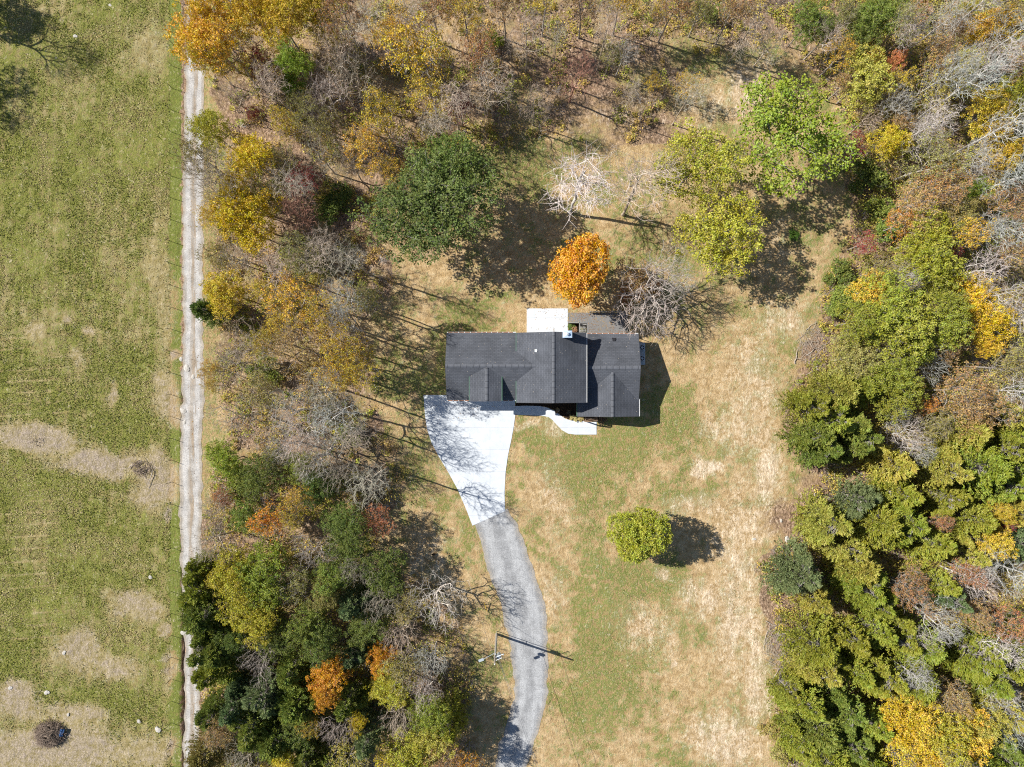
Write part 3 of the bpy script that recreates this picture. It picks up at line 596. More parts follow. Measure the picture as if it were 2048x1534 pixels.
fence = empty('wire_fence', (*W(343, 767), 0)); tag(fence, 'long wire fence on thin steel posts between the pasture and the gravel lane', 'fence')
fx0, fy0 = W(343, 767)
FP = []
yy = -64.0
while yy < 64.5:
    ppx = 343+max(0, (300-(767-yy/MPP)))*0.023; FP.append(((ppx-1024)*MPP-fx0, yy-fy0)); yy += 3.28
pm = None
for i, (x, y) in enumerate(FP):
    if pm is None:
        b = MB(); b.box((0, 0, 0.85), (0.05, 0.05, 1.9)); o = b.build('fence_post', M['wire'], fence); pm = o
    else: o = pm.copy(); C.objects.link(o); o.parent = fence
    o.location = (x, y, 0); o.rotation_euler = (0, 0, 0.3*(i % 3))
for z in (0.3, 0.6, 0.9, 1.2, 1.5):
    b = MB()
    for k in range(len(FP)-1): b.tube((FP[k][0]+0.03, FP[k][1], z), (FP[k+1][0]+0.03, FP[k+1][1], z), 0.004, n=3, caps=False)
    b.build('wire', M['wire'], fence)

# ------------------------------------------------------------------ trees
def quads(Cn, Nrm, a, bb, rng):
    """quads centred at Cn, facing Nrm, half sizes a, bb"""
    n = len(Cn); t = rng.normal(size=(n, 3)); u = np.cross(Nrm, t); u /= np.linalg.norm(u, axis=1)[:, None]+1e-9; v = np.cross(Nrm, u)
    u *= a[:, None]; v *= bb[:, None]
    V = np.stack([Cn-u, Cn-v*0.8-u*0.1, Cn+u, Cn+v], 1).reshape(-1, 3)
    return V, np.arange(4*n).reshape(-1, 4)
def unit(rng, n, up=0.0):
    v = rng.normal(size=(n, 3)); v /= np.linalg.norm(v, axis=1)[:, None]; v[:, 2] = np.abs(v[:, 2])+up
    return v/np.linalg.norm(v, axis=1)[:, None]
def grow(rng, trunk, tips, step, alpha, up=0.12, rtip=0.014, p=2.2):
    pos = [np.array(q, float) for q in trunk]; par = [-1]+list(range(len(trunk)-1)); cap = 40000
    A = np.zeros((cap, 3)); PL = np.zeros(cap); n = len(pos); A[:n] = pos
    for i in range(1, n): PL[i] = PL[i-1]+np.linalg.norm(A[i]-A[i-1])
    first = max(1, int(n*0.3)); parr = np.zeros(cap, int); parr[:n] = par; tipn = []
    ax = np.array(trunk[min(n-1, int(n*0.6))]); order = np.argsort(np.linalg.norm(tips-ax, axis=1))
    for k in order:
        t = tips[k]; dv = t-A[first:n]; dd = np.linalg.norm(dv, axis=1)
        cost = dd+alpha*PL[first:n]+np.maximum(0, 0.35*dd-dv[:, 2])*0.9
        j = int(np.argmin(cost))+first; D = np.linalg.norm(t-A[j]); m = max(1, int(math.ceil(D/step))); prev = j; s0 = A[j].copy()
        wob = rng.normal(size=3)*0.06*D
        for q in range(1, m+1):
            s = q/m; P = s0*(1-s)+t*s; P = P+wob*math.sin(math.pi*s); P[2] += up*D*math.sin(math.pi*s)*0.6
            if n >= cap: break
            A[n] = P; parr[n] = prev; PL[n] = PL[prev]+np.linalg.norm(P-A[prev]); prev = n; n += 1
        tipn.append(prev)
    A = A[:n]; parr = parr[:n]; acc = np.zeros(n); isleaf = np.ones(n, bool); isleaf[parr[1:]] = False
    acc[isleaf] = rtip**p
    for i in range(n-1, 0, -1):
        acc[parr[i]] += acc[i]
    r = acc**(1/p)
    return A, parr, r, np.array(tipn)
def tubes(P0, P1, R0, R1, sides):
    n = len(P0); D = P1-P0; Ln = np.linalg.norm(D, axis=1)[:, None]+1e-9; D = D/Ln
    ref = np.where(np.abs(D[:, 2:3]) < 0.9, np.array([[0, 0, 1.0]]), np.array([[1.0, 0, 0]])); u = np.cross(D, ref); u /= np.linalg.norm(u, axis=1)[:, None]; v = np.cross(D, u)
    an = np.arange(sides)*2*math.pi/sides; c = np.cos(an)[None, :, None]; s = np.sin(an)[None, :, None]
    ring = u[:, None, :]*c+v[:, None, :]*s
    V = np.concatenate([P0[:, None]+ring*R0[:, None, None], P1[:, None]+ring*R1[:, None, None]], 1).reshape(-1, 3)
    base = (np.arange(n)*2*sides)[:, None]; k = np.arange(sides); k2 = (k+1) % sides
    F = np.stack([base+k, base+k2, base+sides+k2, base+sides+k], -1).reshape(-1, 4)
    return V, F
def cat(parts):
    Vs = []; Fs = []; o = 0
    for V, F in parts: Vs.append(V); Fs.append(F+o); o += len(V)
    return np.concatenate(Vs), np.concatenate(Fs)
def trunk_line(rng, h, n=9, bend=0.25):
    P = [np.zeros(3)-np.array([0, 0, 0.25])]; dx = rng.normal(0, bend, 2)
    for i in range(1, n+1):
        s = i/n; P.append(np.array([dx[0]*s*s+rng.normal(0, 0.04), dx[1]*s*s+rng.normal(0, 0.04), h*s]))
    return P
def lobes_tips(rng, n, Rr, z0, z1, nl, surf=0.55, tight=False):
    """points spread over several overlapping rounded lobes"""
    cz = (z0+z1)/2; hz = (z1-z0)/2; L_ = []
    for i in range(nl):
        a = i*2.399+rng.uniform(-0.4, 0.4); rad = Rr*(rng.uniform(0.22, 0.42) if tight else rng.uniform(0.30, 0.62)) if i else 0.0; zz = cz+hz*rng.uniform(-0.45, 0.45) if i else cz+hz*0.3
        L_.append((rad*math.cos(a), rad*math.sin(a), zz, Rr*(rng.uniform(0.48, 0.60) if tight else rng.uniform(0.34, 0.52)), hz*rng.uniform(0.4, 0.62)))
    out = []
    while len(out) < n:
        l = L_[rng.randint(nl)]; v = rng.normal(size=3); v /= np.linalg.norm(v)
        if v[2] < -0.35 and rng.rand() < 0.75: continue
        q = rng.uniform(surf, 1.0)**0.6
        out.append((l[0]+v[0]*l[3]*q, l[1]+v[1]*l[3]*q, max(z0*0.8, l[2]+v[2]*l[4]*q)))
    return np.array(out), L_
TREE = {}
def finish(kind, A, par, r, H0, R0, leaves, twigs, rng, thick=0.035):
    """store the branch mesh and crown mesh of one variant"""
    i = np.arange(1, len(A)); p0 = A[par[i]]; p1 = A[i]; r0 = np.minimum(r[par[i]], r[i]*1.5); r1 = r[i]
    big = r1 > thick; tr = []
    if big.any(): tr.append(tubes(p0[big], p1[big], r0[big], r1[big], 6))
    sm = ~big; cr = []
    tw = tubes(p0[sm], p1[sm], r0[sm], r1[sm], 3) if sm.any() else None
    # flared foot
    tr.append(tubes(A[0:1]-np.array([[0, 0, 0.1]]), A[1:2]*np.array([[1, 1, 0.6]]), np.array([r[0]*1.7]), np.array([r[0]*1.02]), 8))
    if leaves is not None:                    # leafy crown: fine wood goes with the trunk, leaves are the crown
        if tw: tr.append(tw)
        if twigs is not None: tr.append(twigs)
        V, F = cat(tr); tm = mesh_np('trunk_'+kind, V, F)
        cm = mesh_np('crown_'+kind, leaves[0], leaves[1], None, False, {'lv': leaves[2], 'lc': leaves[3]})
        cm.materials.append(M['leaf'])
    else:
        V, F = cat(tr); tm = mesh_np('trunk_'+kind, V, F)
        cr = [tw] if tw else []
        if twigs is not None: cr.append(twigs)
        V, F = cat(cr); cm = mesh_np('crown_'+kind, V, F); cm.materials.append(M['bark'])
    tm.materials.append(M['bark'])
    TREE.setdefault(kind, []).append((tm, cm, H0, R0))
def leaf_set(rng, tips, per, rad, size, up=0.5, flat_=0.7, elong=0.75):
    n = len(tips); off = rng.normal(size=(n, per, 3)); off /= np.linalg.norm(off, axis=2)[:, :, None]; off *= (rng.rand(n, per, 1)**0.5)*rad; off[:, :, 2] *= flat_
    Cn = (tips[:, None, :]+off).reshape(-1, 3); N = unit(rng, len(Cn), up)
    sz = size*rng.uniform(0.6, 1.25, len(Cn)); V, F = quads(Cn, N, sz, sz*elong, rng)
    cl = np.repeat(rng.rand(n), per); lv = np.clip(0.3*cl+0.7*rng.rand(len(Cn)), 0, 1); cl2 = np.repeat(rng.rand(n), per); lc = np.clip(0.6*cl2+0.4*rng.rand(len(Cn)), 0, 1)
    return V, F, lv, lc
def end_twigs(rng, A, par, tipn, k, Ln, r=0.009, up=0.25):
    i = np.repeat(tipn, k); base = A[i]; d0 = base-A[par[i]]; d0 /= np.linalg.norm(d0, axis=1)[:, None]+1e-9
    s = rng.rand(len(i), 1)*0.5; P0 = base-d0*s*Ln
    dv = d0+rng.normal(size=(len(i), 3))*0.55; dv[:, 2] += up; dv /= np.linalg.norm(dv, axis=1)[:, None]
    P1 = P0+dv*Ln*rng.uniform(0.5, 1.2, (len(i), 1)); n = len(i)
    return tubes(P0, P1, np.full(n, r), np.full(n, r*0.5), 3)
def mk_leafy(kind, seed, H, Rr, z0f, nt_, per, rad, size, nl, surf, trunkf, alpha=0.25, elong=0.75):
    rng = np.random.RandomState(seed); tips, _ = lobes_tips(rng, nt_, Rr, H*z0f, H, nl, surf, kind in 'hm')
    A, par, r, tn = grow(rng, trunk_line(rng, H*trunkf), tips, 0.7, alpha)
    lf = leaf_set(rng, tips, per, rad, size, 0.45, 0.7, elong); tw = end_twigs(rng, A, par, tn, 1, rad*1.3, 0.010)
    finish(kind, A, par, r, H, Rr, lf, tw, rng)
def mk_bare(kind, seed, H, Rr, z0f, nt_, nl, trunkf, alpha, k, tl, leafshare=0.0, up=0.14):
    rng = np.random.RandomState(seed); tips, _ = lobes_tips(rng, nt_, Rr, H*z0f, H, nl, 0.25)
    A, par, r, tn = grow(rng, trunk_line(rng, H*trunkf, 9, 0.5), tips, 0.6, alpha, up, 0.012 if kind == 't' else 0.0165)
    tw = end_twigs(rng, A, par, tn, k, tl, 0.0135, 0.3)
    lf = None
    if leafshare:
        sel = tips[rng.rand(len(tips)) < leafshare]; lf = leaf_set(rng, sel, 14, 0.5, 0.115, 0.4)
    finish(kind, A, par, r, H, Rr, lf, tw, rng)
def mk_cedar(kind, seed, H, Rr, nf, heads=1, droop=0.0):
    rng = np.random.RandomState(seed); Ls = []; Ds = []; Bs = []
    hd = [(0, 0, 1.0)]
    for i in range(1, heads): a = rng.uniform(0, 6.28); hd.append((Rr*0.45*math.cos(a), Rr*0.45*math.sin(a), rng.uniform(0.6, 0.85)))
    P0 = []; P1 = []
    for i in range(nf):
        hx, hy, hs = hd[rng.randint(len(hd))]; s = rng.rand()**0.75; z = H*hs*(0.10+0.88*s); R_ = Rr*hs*(0.62 if heads > 1 else 1.0)*((1-s)**0.62*0.96+0.06)*rng.uniform(0.55, 1.25)
        a = rng.uniform(0, 6.283); tipv = np.array([hx+R_*math.cos(a), hy+R_*math.sin(a), z+0.15*R_])
        inn = np.array([hx*0.8+R_*0.35*math.cos(a), hy*0.8+R_*0.35*math.sin(a), max(0.3, z-0.25*R_)]); P0.append(inn); P1.append(tipv)
    P0 = np.array(P0); P1 = np.array(P1); D = P1-P0; Ln = np.linalg.norm(D, axis=1)[:, None]; Dn = D/Ln
    m = 30; cen = []; dirs = []
    up = np.array([0, 0, 1.0]); side = np.cross(Dn, up); side /= np.linalg.norm(side, axis=1)[:, None]+1e-9
    for j in range(m):
        s = 0.25+0.78*rng.rand(nf, 1); sg = rng.choice([-1, 1], (nf, 1)); dd = Dn*0.8+side*sg*rng.uniform(0.1, 0.75, (nf, 1))+up*rng.uniform(0.0, 0.5, (nf, 1)); dd /= np.linalg.norm(dd, axis=1)[:, None]
        q = P0+D*s+rng.normal(size=(nf, 3))*0.07; l = 0.21*rng.uniform(0.6, 1.3, (nf, 1))*(1.3-0.75*s); cen.append(q+dd*l*0.6); dirs.append(dd*l)
    cen = np.concatenate(cen); dirs = np.concatenate(dirs); n = len(cen); Ln2 = np.linalg.norm(dirs, axis=1); u = dirs; t = rng.normal(size=(n, 3)); v = np.cross(u, t+np.array([0, 0, 0.3])); v /= np.linalg.norm(v, axis=1)[:, None]+1e-9; v *= (0.038+0.03*rng.rand(n))[:, None]
    V = np.stack([cen-u*0.7, cen-v, cen+u, cen+v], 1).reshape(-1, 3); F = np.arange(4*n).reshape(-1, 4)
    cl = np.tile(rng.rand(nf), m); cl2 = np.tile(rng.rand(nf), m)
    lf = (V, F, np.clip(0.4*cl+0.6*rng.rand(n), 0, 1), np.clip(0.5*cl2+0.5*rng.rand(n), 0, 1))
    tr = trunk_line(rng, H*0.93, 9, 0.1); A = np.array(tr); par = np.array([-1]+list(range(9))); r = np.linspace(0.17, 0.03, 10)
    sel = rng.rand(nf) < 0.5; ax = np.array([np.interp(P0[sel][:, 2]-0.4, A[:, 2], A[:, q]) for q in range(3)]).T
    tw = tubes(ax, P0[sel]*0.3+P1[sel]*0.7, np.full(sel.sum(), 0.035), np.full(sel.sum(), 0.012), 3)
    finish(kind, A, par, r, H, Rr, lf, tw, rng)
# m: dense maple, o: broad leafy, s: thinly leaved, b: bare spreading, t: tall bare, c: cedar, u: bush
for s in range(2): mk_leafy('m', 100+s, 10, 5.0, 0.10, 620, 26, 0.55, 0.125, 9, 0.6, 0.75)
for s in range(4): mk_leafy('o', 200+s, 13, 5.5, 0.30, 440, 24, 0.55, 0.125, 12, 0.35, 0.62)
for s in range(3): mk_bare('s', 300+s, 13, 5.5, 0.36, 420, 8, 0.6, 0.3, 2, 0.7, 0.62)
for s in range(5): mk_bare('b', 400+s, 12, 5.5, 0.36, 420, 7, 0.46, 0.32, 2, 0.9)
for s in range(3): mk_bare('t', 500+s, 20, 3.4, 0.30, 330, 7, 0.85, 0.22, 2, 0.9, 0.0, 0.22)
mk_cedar('c', 600, 9, 3.6, 560, 1); mk_cedar('c', 601, 9, 3.8, 600, 3); mk_cedar('c', 602, 9, 3.4, 560, 2); mk_cedar('c', 603, 9, 3.8, 620, 4)
for s in range(3): mk_leafy('u', 700+s, 3.2, 2.4, 0.08, 130, 18, 0.42, 0.13, 6, 0.4, 0.4)
for s in range(3): mk_leafy('g', 900+s, 13, 5.5, 0.34, 440, 22, 0.55, 0.12, 15, 0.25, 0.6)     # open leafy crown
for s in range(1): mk_leafy('h', 800+s, 8, 4.3, 0.06, 900, 26, 0.40, 0.10, 11, 0.7, 0.7)      # small leaved lone tree

COL = {
 'mg': ((0.165, 0.205, 0.058), 'muted green'), 'yo': ((0.44, 0.41, 0.05), 'yellow olive'),  # leaf colour, and how one would call it
 'gd': ((0.60, 0.42, 0.045), 'golden'), 'og': ((0.66, 0.31, 0.028), 'orange'), 'yl': ((0.62, 0.46, 0.03), 'bright yellow'), 'yg': ((0.40, 0.38, 0.045), 'yellow-green'),
 'gr': ((0.22, 0.265, 0.05), 'green'), 'dg': ((0.16, 0.20, 0.045), 'dark green'), 'ol': ((0.32, 0.285, 0.085), 'olive'), 'tn': ((0.43, 0.285, 0.105), 'tan'),
 'br': ((0.40, 0.235, 0.09), 'rust brown'), 'sa': ((0.50, 0.215, 0.085), 'salmon'), 'rd': ((0.32, 0.055, 0.04), 'red'), 'dr': ((0.17, 0.030, 0.040), 'dark crimson'),
 'lm': ((0.31, 0.385, 0.05), 'lime green'), 'bg': ((0.185, 0.235, 0.095), 'bluish green'), 'cg': ((0.30, 0.325, 0.045), 'yellowish green'), 'cy': ((0.42, 0.38, 0.07), 'golden green'),
 'lg': ((0.56, 0.525, 0.475), 'pale grey'), 'gy': ((0.52, 0.46, 0.40), 'grey'), 'gb': ((0.46, 0.385, 0.30), 'brownish grey'), 'rg': ((0.40, 0.22, 0.16), 'reddish grey')}
KW = {'g': ('open leafy', 'broadleaf_tree', 'tree'), 'm': ('dense round', 'maple_tree', 'tree'), 'o': ('full leafy', 'broadleaf_tree', 'tree'), 's': ('thin leafed', 'thin_leafed_tree', 'tree'), 'b': ('leafless', 'bare_tree', 'bare tree'), 't': ('tall slender leafless', 'bare_tree', 'bare tree'),
      'c': ('feathery evergreen', 'cedar_tree', 'cedar'), 'u': ('low leafy', 'leafy_bush', 'bush'), 'h': ('round small leafed', 'broadleaf_tree', 'tree')}
HT = {'g': 13, 'm': 10, 'o': 13, 's': 13, 'b': 12, 't': 17, 'c': 9, 'u': 3.0, 'h': 8}
# kind, colour, apparent crown centre x, y, apparent radius (photo px), [height], [lean x, y in degrees]
T = """
m og 1160 540 70 15|g lm 1577 280 122 16|g mg 915 392 108 17|g mg 828 440 108 15|g yo 1388 338 84 16|g yo 1450 468 92 15|s yg 1345 330 45 12|h yg 1276 1066 62 12.5
t lg 1162 358 92 19 2 -6|t gb 1278 366 90 17 0 -4|b gy 1305 590 108 12 8 18|b gy 1345 545 70 10 22 4|u br 1275 575 40|s br 1262 560 46 8
o gd 425 85 62|o gd 412 34 40|o gd 500 18 52|o gd 560 40 52|o gd 625 28 52|s gd 468 118 46|o gd 414 116 34|s dr 452 92 30 9|s rd 520 125 38 9|o lm 592 128 34 10|b gb 672 100 56|b gb 702 152 62|b gy 650 195 48|s br 690 40 50|t gb 735 45 55 15
s gd 840 118 82 15|s gd 862 190 52 12|s gd 792 90 50 14|s gd 765 246 60|s gd 742 300 52 12|s gd 790 352 36 11|s rd 515 232 22 7|u lm 585 165 26|t gb 540 172 46 15|b gb 470 190 40 10|o yg 430 268 40 11|s ol 398 312 44 12|b gb 420 335 64 13|b gb 448 378 62 13|o yl 505 318 46 11|o yl 498 438 62 12|s gd 432 430 36 11|o yl 470 398 40 10
s gd 572 252 42 10|s ol 622 222 46|s ol 560 335 42 10|t gb 592 372 46 15|s rd 612 362 38 9|b rg 592 422 50 10|u dg 682 402 34|u dg 660 425 26|b gb 640 312 46 10|s ol 660 262 42 10|b gb 700 330 40 10|s ol 520 395 40 9
o dg 905 335 60 13|t gb 980 168 54 15|s br 958 112 52|t gb 905 200 52 14|s rd 920 222 30 8|t gb 870 250 44 12|t gb 1056 68 48 15|t gb 1115 70 28 13|t gb 1215 62 44 15|b rg 1150 150 54 11|u lm 985 80 22|s ol 1222 112 26 8|b lg 1248 104 32 9|t gb 1070 200 36 12|s gd 1316 34 26 9|s yl 1302 166 20 6|t gb 1262 188 26 12|s yl 1372 172 26 7|t gb 1376 198 40 12
s br 1010 12 46|s gd 1090 4 44|s br 1170 8 46|s gd 1245 2 44|s br 1345 18 44|s ol 1400 28 36 9|s br 1470 22 44|t gb 1500 60 46 12|u gr 1424 32 20|s gd 930 30 46|s br 865 20 48|t gb 820 30 50 15|b gb 1540 90 50 8
o gr 1612 50 36 9|o dg 1640 62 30 8|b gy 1652 70 40 9|s ol 1682 40 34 9|o gr 1735 48 46 10|o gr 1768 32 36 10|o dg 1712 82 36 9|o gr 1720 40 30 8|s gd 1680 112 38 9|o cy 1722 166 54 10|o gd 1732 116 26 8|o sa 1776 132 21 7|s yl 1790 168 26 8|s tn 1688 170 34 8|u br 1838 22 30|s br 1912 40 34 9|o yg 1926 36 26 9|o gd 1968 72 40 11|s br 1894 70 36 9|s tn 1862 128 48 11|s cy 1868 172 52 11|o gd 1974 226 46 11|o yg 2022 190 42 11|o yl 1770 285 36 8
s ol 1850 328 56 11|s tn 1872 388 60 11|s tn 1826 416 54 11|s og 1862 362 34 9|o lm 1936 386 26 8|o gd 2004 314 36 10|s gd 1984 268 40 10|u dg 1738 356 40|s rd 1704 292 30 6|b gb 1736 240 38 7|t lg 1940 168 54 18|t lg 1998 116 56 19|t lg 1880 236 50 16|t lg 2018 250 52 18|t lg 1960 318 46 15|t lg 2036 350 52 18|t lg 1990 462 54 15|t lg 2050 58 54 19|t gy 1900 30 46 16|t gy 1820 60 46 14|b lg 1850 262 52 9|t gy 1960 10 50 17|t lg 1905 140 46 17|b lg 1790 210 40 9|s ol 1800 60 36|s cy 1930 130 38|s ol 2010 60 44|s br 2040 130 44|s tn 1800 250 34 8
s rd 1724 488 26 6|u gr 1756 422 28|s og 1800 448 36 9|u gr 1774 462 26|o yg 1850 478 52 11|o ol 1900 440 40 10|s gd 1930 470 44|s br 2020 410 44|u dg 1682 552 32|u gr 1692 592 34|u gr 1668 612 24|o yg 1856 530 54 12|o gd 1736 582 36 9|o cg 1782 600 58 12|o cg 1722 642 52 11|o cg 1796 655 62 12|o ol 1704 718 46 9|b lg 1806 562 42 11|o yl 1942 590 42 11|o yl 1976 640 42 12|o yl 1970 696 20 10|o cg 1890 652 42 11|o cg 1872 600 38 11|s br 1888 692 36 8|t lg 1958 540 44 14|t lg 2008 590 46 15|t lg 2040 632 48 15|b lg 1860 728 40 8|s rd 1900 505 24 8|s ol 1760 540 40 9|s tn 2030 500 44|b gy 1770 700 40 8|o cg 1830 700 40 10|s ol 2000 730 44
c cg 1612 818 42|c cy 1660 785 48|c gr 1620 868 50|c gr 1692 848 46|c gr 1716 872 34|c cg 1704 776 42|c gr 1642 896 42|c gr 1690 896 34|c cg 1650 840 44 10|u sa 1712 804 12|o cg 1782 758 48 11|o cg 1792 796 42 10|s tn 1918 782 58 12|s tn 1962 806 48 11|o tn 1940 836 40 10|s og 1848 812 22 8|b lg 1796 832 38 8|b lg 1812 872 44 8|b lg 1852 902 34 8|s ol 1862 846 36 9|c cy 1912 862 46 10|c cy 1998 838 36 10|c cg 2012 872 38 10|c cg 1990 902 42 10|c cg 1930 930 52 11|c cy 1876 940 42 10|c cy 1772 928 54 9|c cg 1992 962 46 10|c cg 2034 940 42 11|t lg 2030 780 46 14|s cy 2036 700 40
c bg 1702 992 46|c cg 1790 985 46|c cy 1652 1040 54|c cg 1738 1040 54|c cg 1800 1042 54|c cg 1850 1078 50|c cy 1692 1092 46|c cg 1922 1030 38|c cg 1880 990 42|s sa 1876 1044 24 9|o gd 1992 1020 22 9|s rd 2002 1046 16 8|o gd 1980 1086 34 9|c cy 1920 1104 38|c cy 2022 1018 38|c bg 2026 1082 34
c bg 1592 1142 54|c cy 1622 1194 38|c cg 1718 1172 54|c cy 1704 1128 42|c cg 1742 1204 42|s br 1816 1172 46 9|b gy 1818 1180 34 8|c cg 1866 1160 40|c bg 1884 1192 32|s sa 1928 1140 38 9|b lg 1952 1162 50 10|t lg 2026 1142 54 14|s tn 1952 1228 34 9|s sa 2012 1246 44 10|c cg 1620 1280 50|c cg 1690 1262 46|c cg 1742 1252 46|c cg 1790 1272 48|c cg 1832 1282 40|c cy 1640 1332 48|c cg 1700 1332 46|c cg 1760 1342 48|c cg 1812 1352 48|u sa 1632 1330 14|c cg 1938 1298 54 10|c cg 1962 1352 48|c cy 1990 1402 44|c cg 2032 1272 42|c cg 2032 1332 42|b lg 1880 1240 54 10|b lg 1848 1284 40 9|t lg 1832 1352 44 12|t lg 2000 1300 48 12|b lg 2010 1384 44 10|b lg 2022 1442 56 10|s tn 1902 1390 46 10
c cg 1602 1392 50|c cg 1570 1372 34 7|c gr 1622 1442 54|c gr 1682 1402 48|c cg 1732 1432 48|c gr 1682 1472 48|c cg 1642 1502 50|c cg 1592 1462 42|c cg 1722 1502 46|o yl 1792 1442 44 10|o gd 1832 1432 48 10|o yg 1872 1472 54 11|o gd 1922 1462 48 10|o gd 1852 1512 48 10|o cy 1962 1450 40 10|s yl 1802 1502 44 10|u og 1684 1486 12|c gr 2002 1512 42|c cg 1962 1532 40|u ol 1545 1460 26|u ol 1560 1500 24|c cg 1770 1530 44|s ol 1900 1530 44
o gd 454 586 46 9|c dg 420 622 38 8|s gd 532 584 30 9|s gd 592 592 62 13|s gd 562 640 46 11|s gd 540 682 38 10|s gd 650 642 54 14|s tn 602 702 60 13|s gd 702 702 56 15|s gd 680 752 52 13|s gd 722 735 46 14|s ol 738 602 38 14|b lg 692 592 52 16|b lg 690 650 46 14|s gd 422 742 24 8|s gd 427 772 18 6|u gr 540 742 28|b gb 500 692 54 10|b gb 462 722 48 9|s ol 522 782 50 10|b gb 482 832 56 10|b gy 572 822 56 11|t gb 642 782 54 17|b lg 672 832 66 14|b gy 602 872 62 12|b gy 562 892 50 10|b gy 642 902 56 11|t gb 704 872 50 16|u gr 702 872 26|b gy 622 922 44 11|t gb 742 958 54 16|u lm 510 740 14|s ol 600 520 50 12|t gb 640 500 54 16|t gb 560 540 54 14|t gb 700 520 48 16|b gb 470 510 50 9|s ol 440 510 30 8
o lm 452 922 38 9|o dg 522 952 46 10|u gr 480 965 36|s sa 450 992 30 7|s gd 602 986 34 10|o gr 602 932 32 9|o dg 642 972 38 9|b gb 680 940 44 11|s ol 560 930 36 9|b gb 430 1010 40 9
s og 546 1040 46 10|s gd 584 1030 34 10|o gr 500 1030 36 9|s sa 756 1040 36 9|o dg 690 1042 42 9|o dg 700 1092 46 9|b gy 632 1102 44 9|b gb 430 1082 50 9|c cg 416 1172 50 9|c gr 418 1222 48 9|c cg 412 1140 34 8|o yg 470 1152 54 10|o cg 540 1142 56 10|o yg 500 1202 54 10|o yg 522 1242 38 10|s ol 582 1162 56 10|o gr 662 1152 40 9|c bg 710 1202 44 9|o ol 652 1182 34 9|o dg 770 1142 46 9|b gb 720 1132 46 9|b gb 762 1202 46 9|b gy 872 1202 70 13|s dr 586 1262 22 7|o gr 622 1242 38 9|o dg 642 1282 42 9|c gr 422 1290 42 9|c gr 448 1292 42 9|c cg 432 1342 36 9|b gy 522 1312 44 9|c gr 592 1332 48 9|c bg 542 1372 48 9|c gr 602 1392 44 9|o og 666 1342 38 9|o og 655 1386 28 9|o og 766 1316 28 7|c bg 710 1302 36 7|o yg 782 1372 44 9|c gr 702 1392 42 9|s ol 812 1332 42 9|b gy 862 1322 48 9|b gy 852 1382 46 9|b gb 800 1270 44 9
c gr 520 1432 56 10|c gr 562 1462 46 9|c gr 622 1402 40 9|c bg 480 1402 42 9|c gr 436 1422 36 8|s tn 440 1462 42 9|c ol 420 1502 40 8|o yl 572 1502 28 8|b gb 492 1512 46 9|c gr 622 1512 38 8|o dg 602 1462 40 8|s gd 622 1448 26 9|b gy 682 1452 38 9|c bg 742 1462 44 9|o yl 716 1440 20 8|s cy 702 1512 44 9|o yg 822 1502 48 9|o cy 872 1482 46 9|s yl 782 1522 44 9|c cg 902 1442 44 8|o cg 862 1422 40 9|s br 892 1512 42 9|s og 934 1524 36 8|b gb 800 1430 44 9|c gr 660 1530 36 8|u gr 460 1350 28|o dg 560 1270 40 8|o dg 470 1280 34 8|s ol 820 1210 40 8|o dg 740 1250 40 8
b gb -225 -60 66 17|o gr -235 -95 60 14|s ol -240 60 50 13|s ol -240 140 40 12
"""
rngI = random.Random(77)
def region(x, y):
    if x < 20: return 'off the left edge'
    if x < 1000 and y < 260 and x < 640: return 'in the top left woods'
    if y < 150 and x < 1560: return 'in the top edge woods'
    if x < 640 and y < 520: return 'right of the upper lane'
    if x < 1000 and y < 520: return 'in the woods above the house'
    if x < 640 and y < 1010: return 'between the lane and house'
    if x < 800 and y < 1010: return 'at the woods edge facing the driveway'
    if x < 640 and y < 1300: return 'in the lower left lane woods'
    if x < 1000 and y < 1300: return 'in woods facing the gravel drive'
    if x < 640: return 'in bottom woods beside the lane'
    if x < 1000: return 'in bottom woods beside the drive'
    if x < 1500 and y < 300: return 'in the upper back clearing'
    if x < 1560: return 'in the back yard above the house' if y < 700 else 'in the front yard'
    if y < 420: return 'in the top right woods' if x > 1800 else 'at the upper right woods edge'
    if y < 760: return 'in right woods level with house' if x > 1800 else 'on right woods edge beside house'
    if y < 1100: return 'deep in the middle right woods' if x > 1800 else 'on the middle right woods edge'
    if y < 1360: return 'deep in the lower right woods' if x > 1800 else 'on the lower right woods edge'
    return 'in the bottom right corner' if x > 1800 else 'at the bottom right woods edge'
items = []
for line in T.strip().split('\n'):
    for e in line.split('|'):
        q = e.split(); k, c, x, y, r = q[0], q[1], float(q[2]), float(q[3]), float(q[4]); h = float(q[5]) if len(q) > 5 else HT[k]
        lx, ly = (float(q[6]), float(q[7])) if len(q) > 7 else (0.0, 0.0)
        items.append([k, c, x, y, r, h, lx, ly])
HERO = {(1160, 540): 'dense orange maple with golden crown beside the back patio and deck', (1577, 280): 'large lime green leafy tree on the far side of the back yard', (915, 392): 'right one of two big mid-green leafy trees left of the back yard',
        (828, 440): 'left one of two big mid-green leafy trees left of the back yard', (1388, 338): 'upper of two spreading yellow-green trees right of the orange maple', (1450, 468): 'lower of two spreading yellow-green trees right of the orange maple',
        (1276, 1066): 'lone round yellow-green tree with small leaves standing in the front lawn', (1162, 358): 'pale grey leafless tree standing just above the orange maple', (1305, 590): 'wide grey leafless tree hanging over the deck and back yard',
        (756, 1040): 'small salmon orange tree at the woods edge left of the driveway', (872, 1202): 'grey leafless tree casting branch shadows across the gravel drive'}
ORD = ['', 'second', 'third', 'fourth', 'fifth', 'sixth', 'seventh', 'eighth', 'ninth', 'tenth', 'eleventh', 'twelfth', 'thirteenth', 'fourteenth', 'fifteenth', 'sixteenth', 'seventeenth', 'eighteenth', 'nineteenth', 'twentieth']
fam = {}
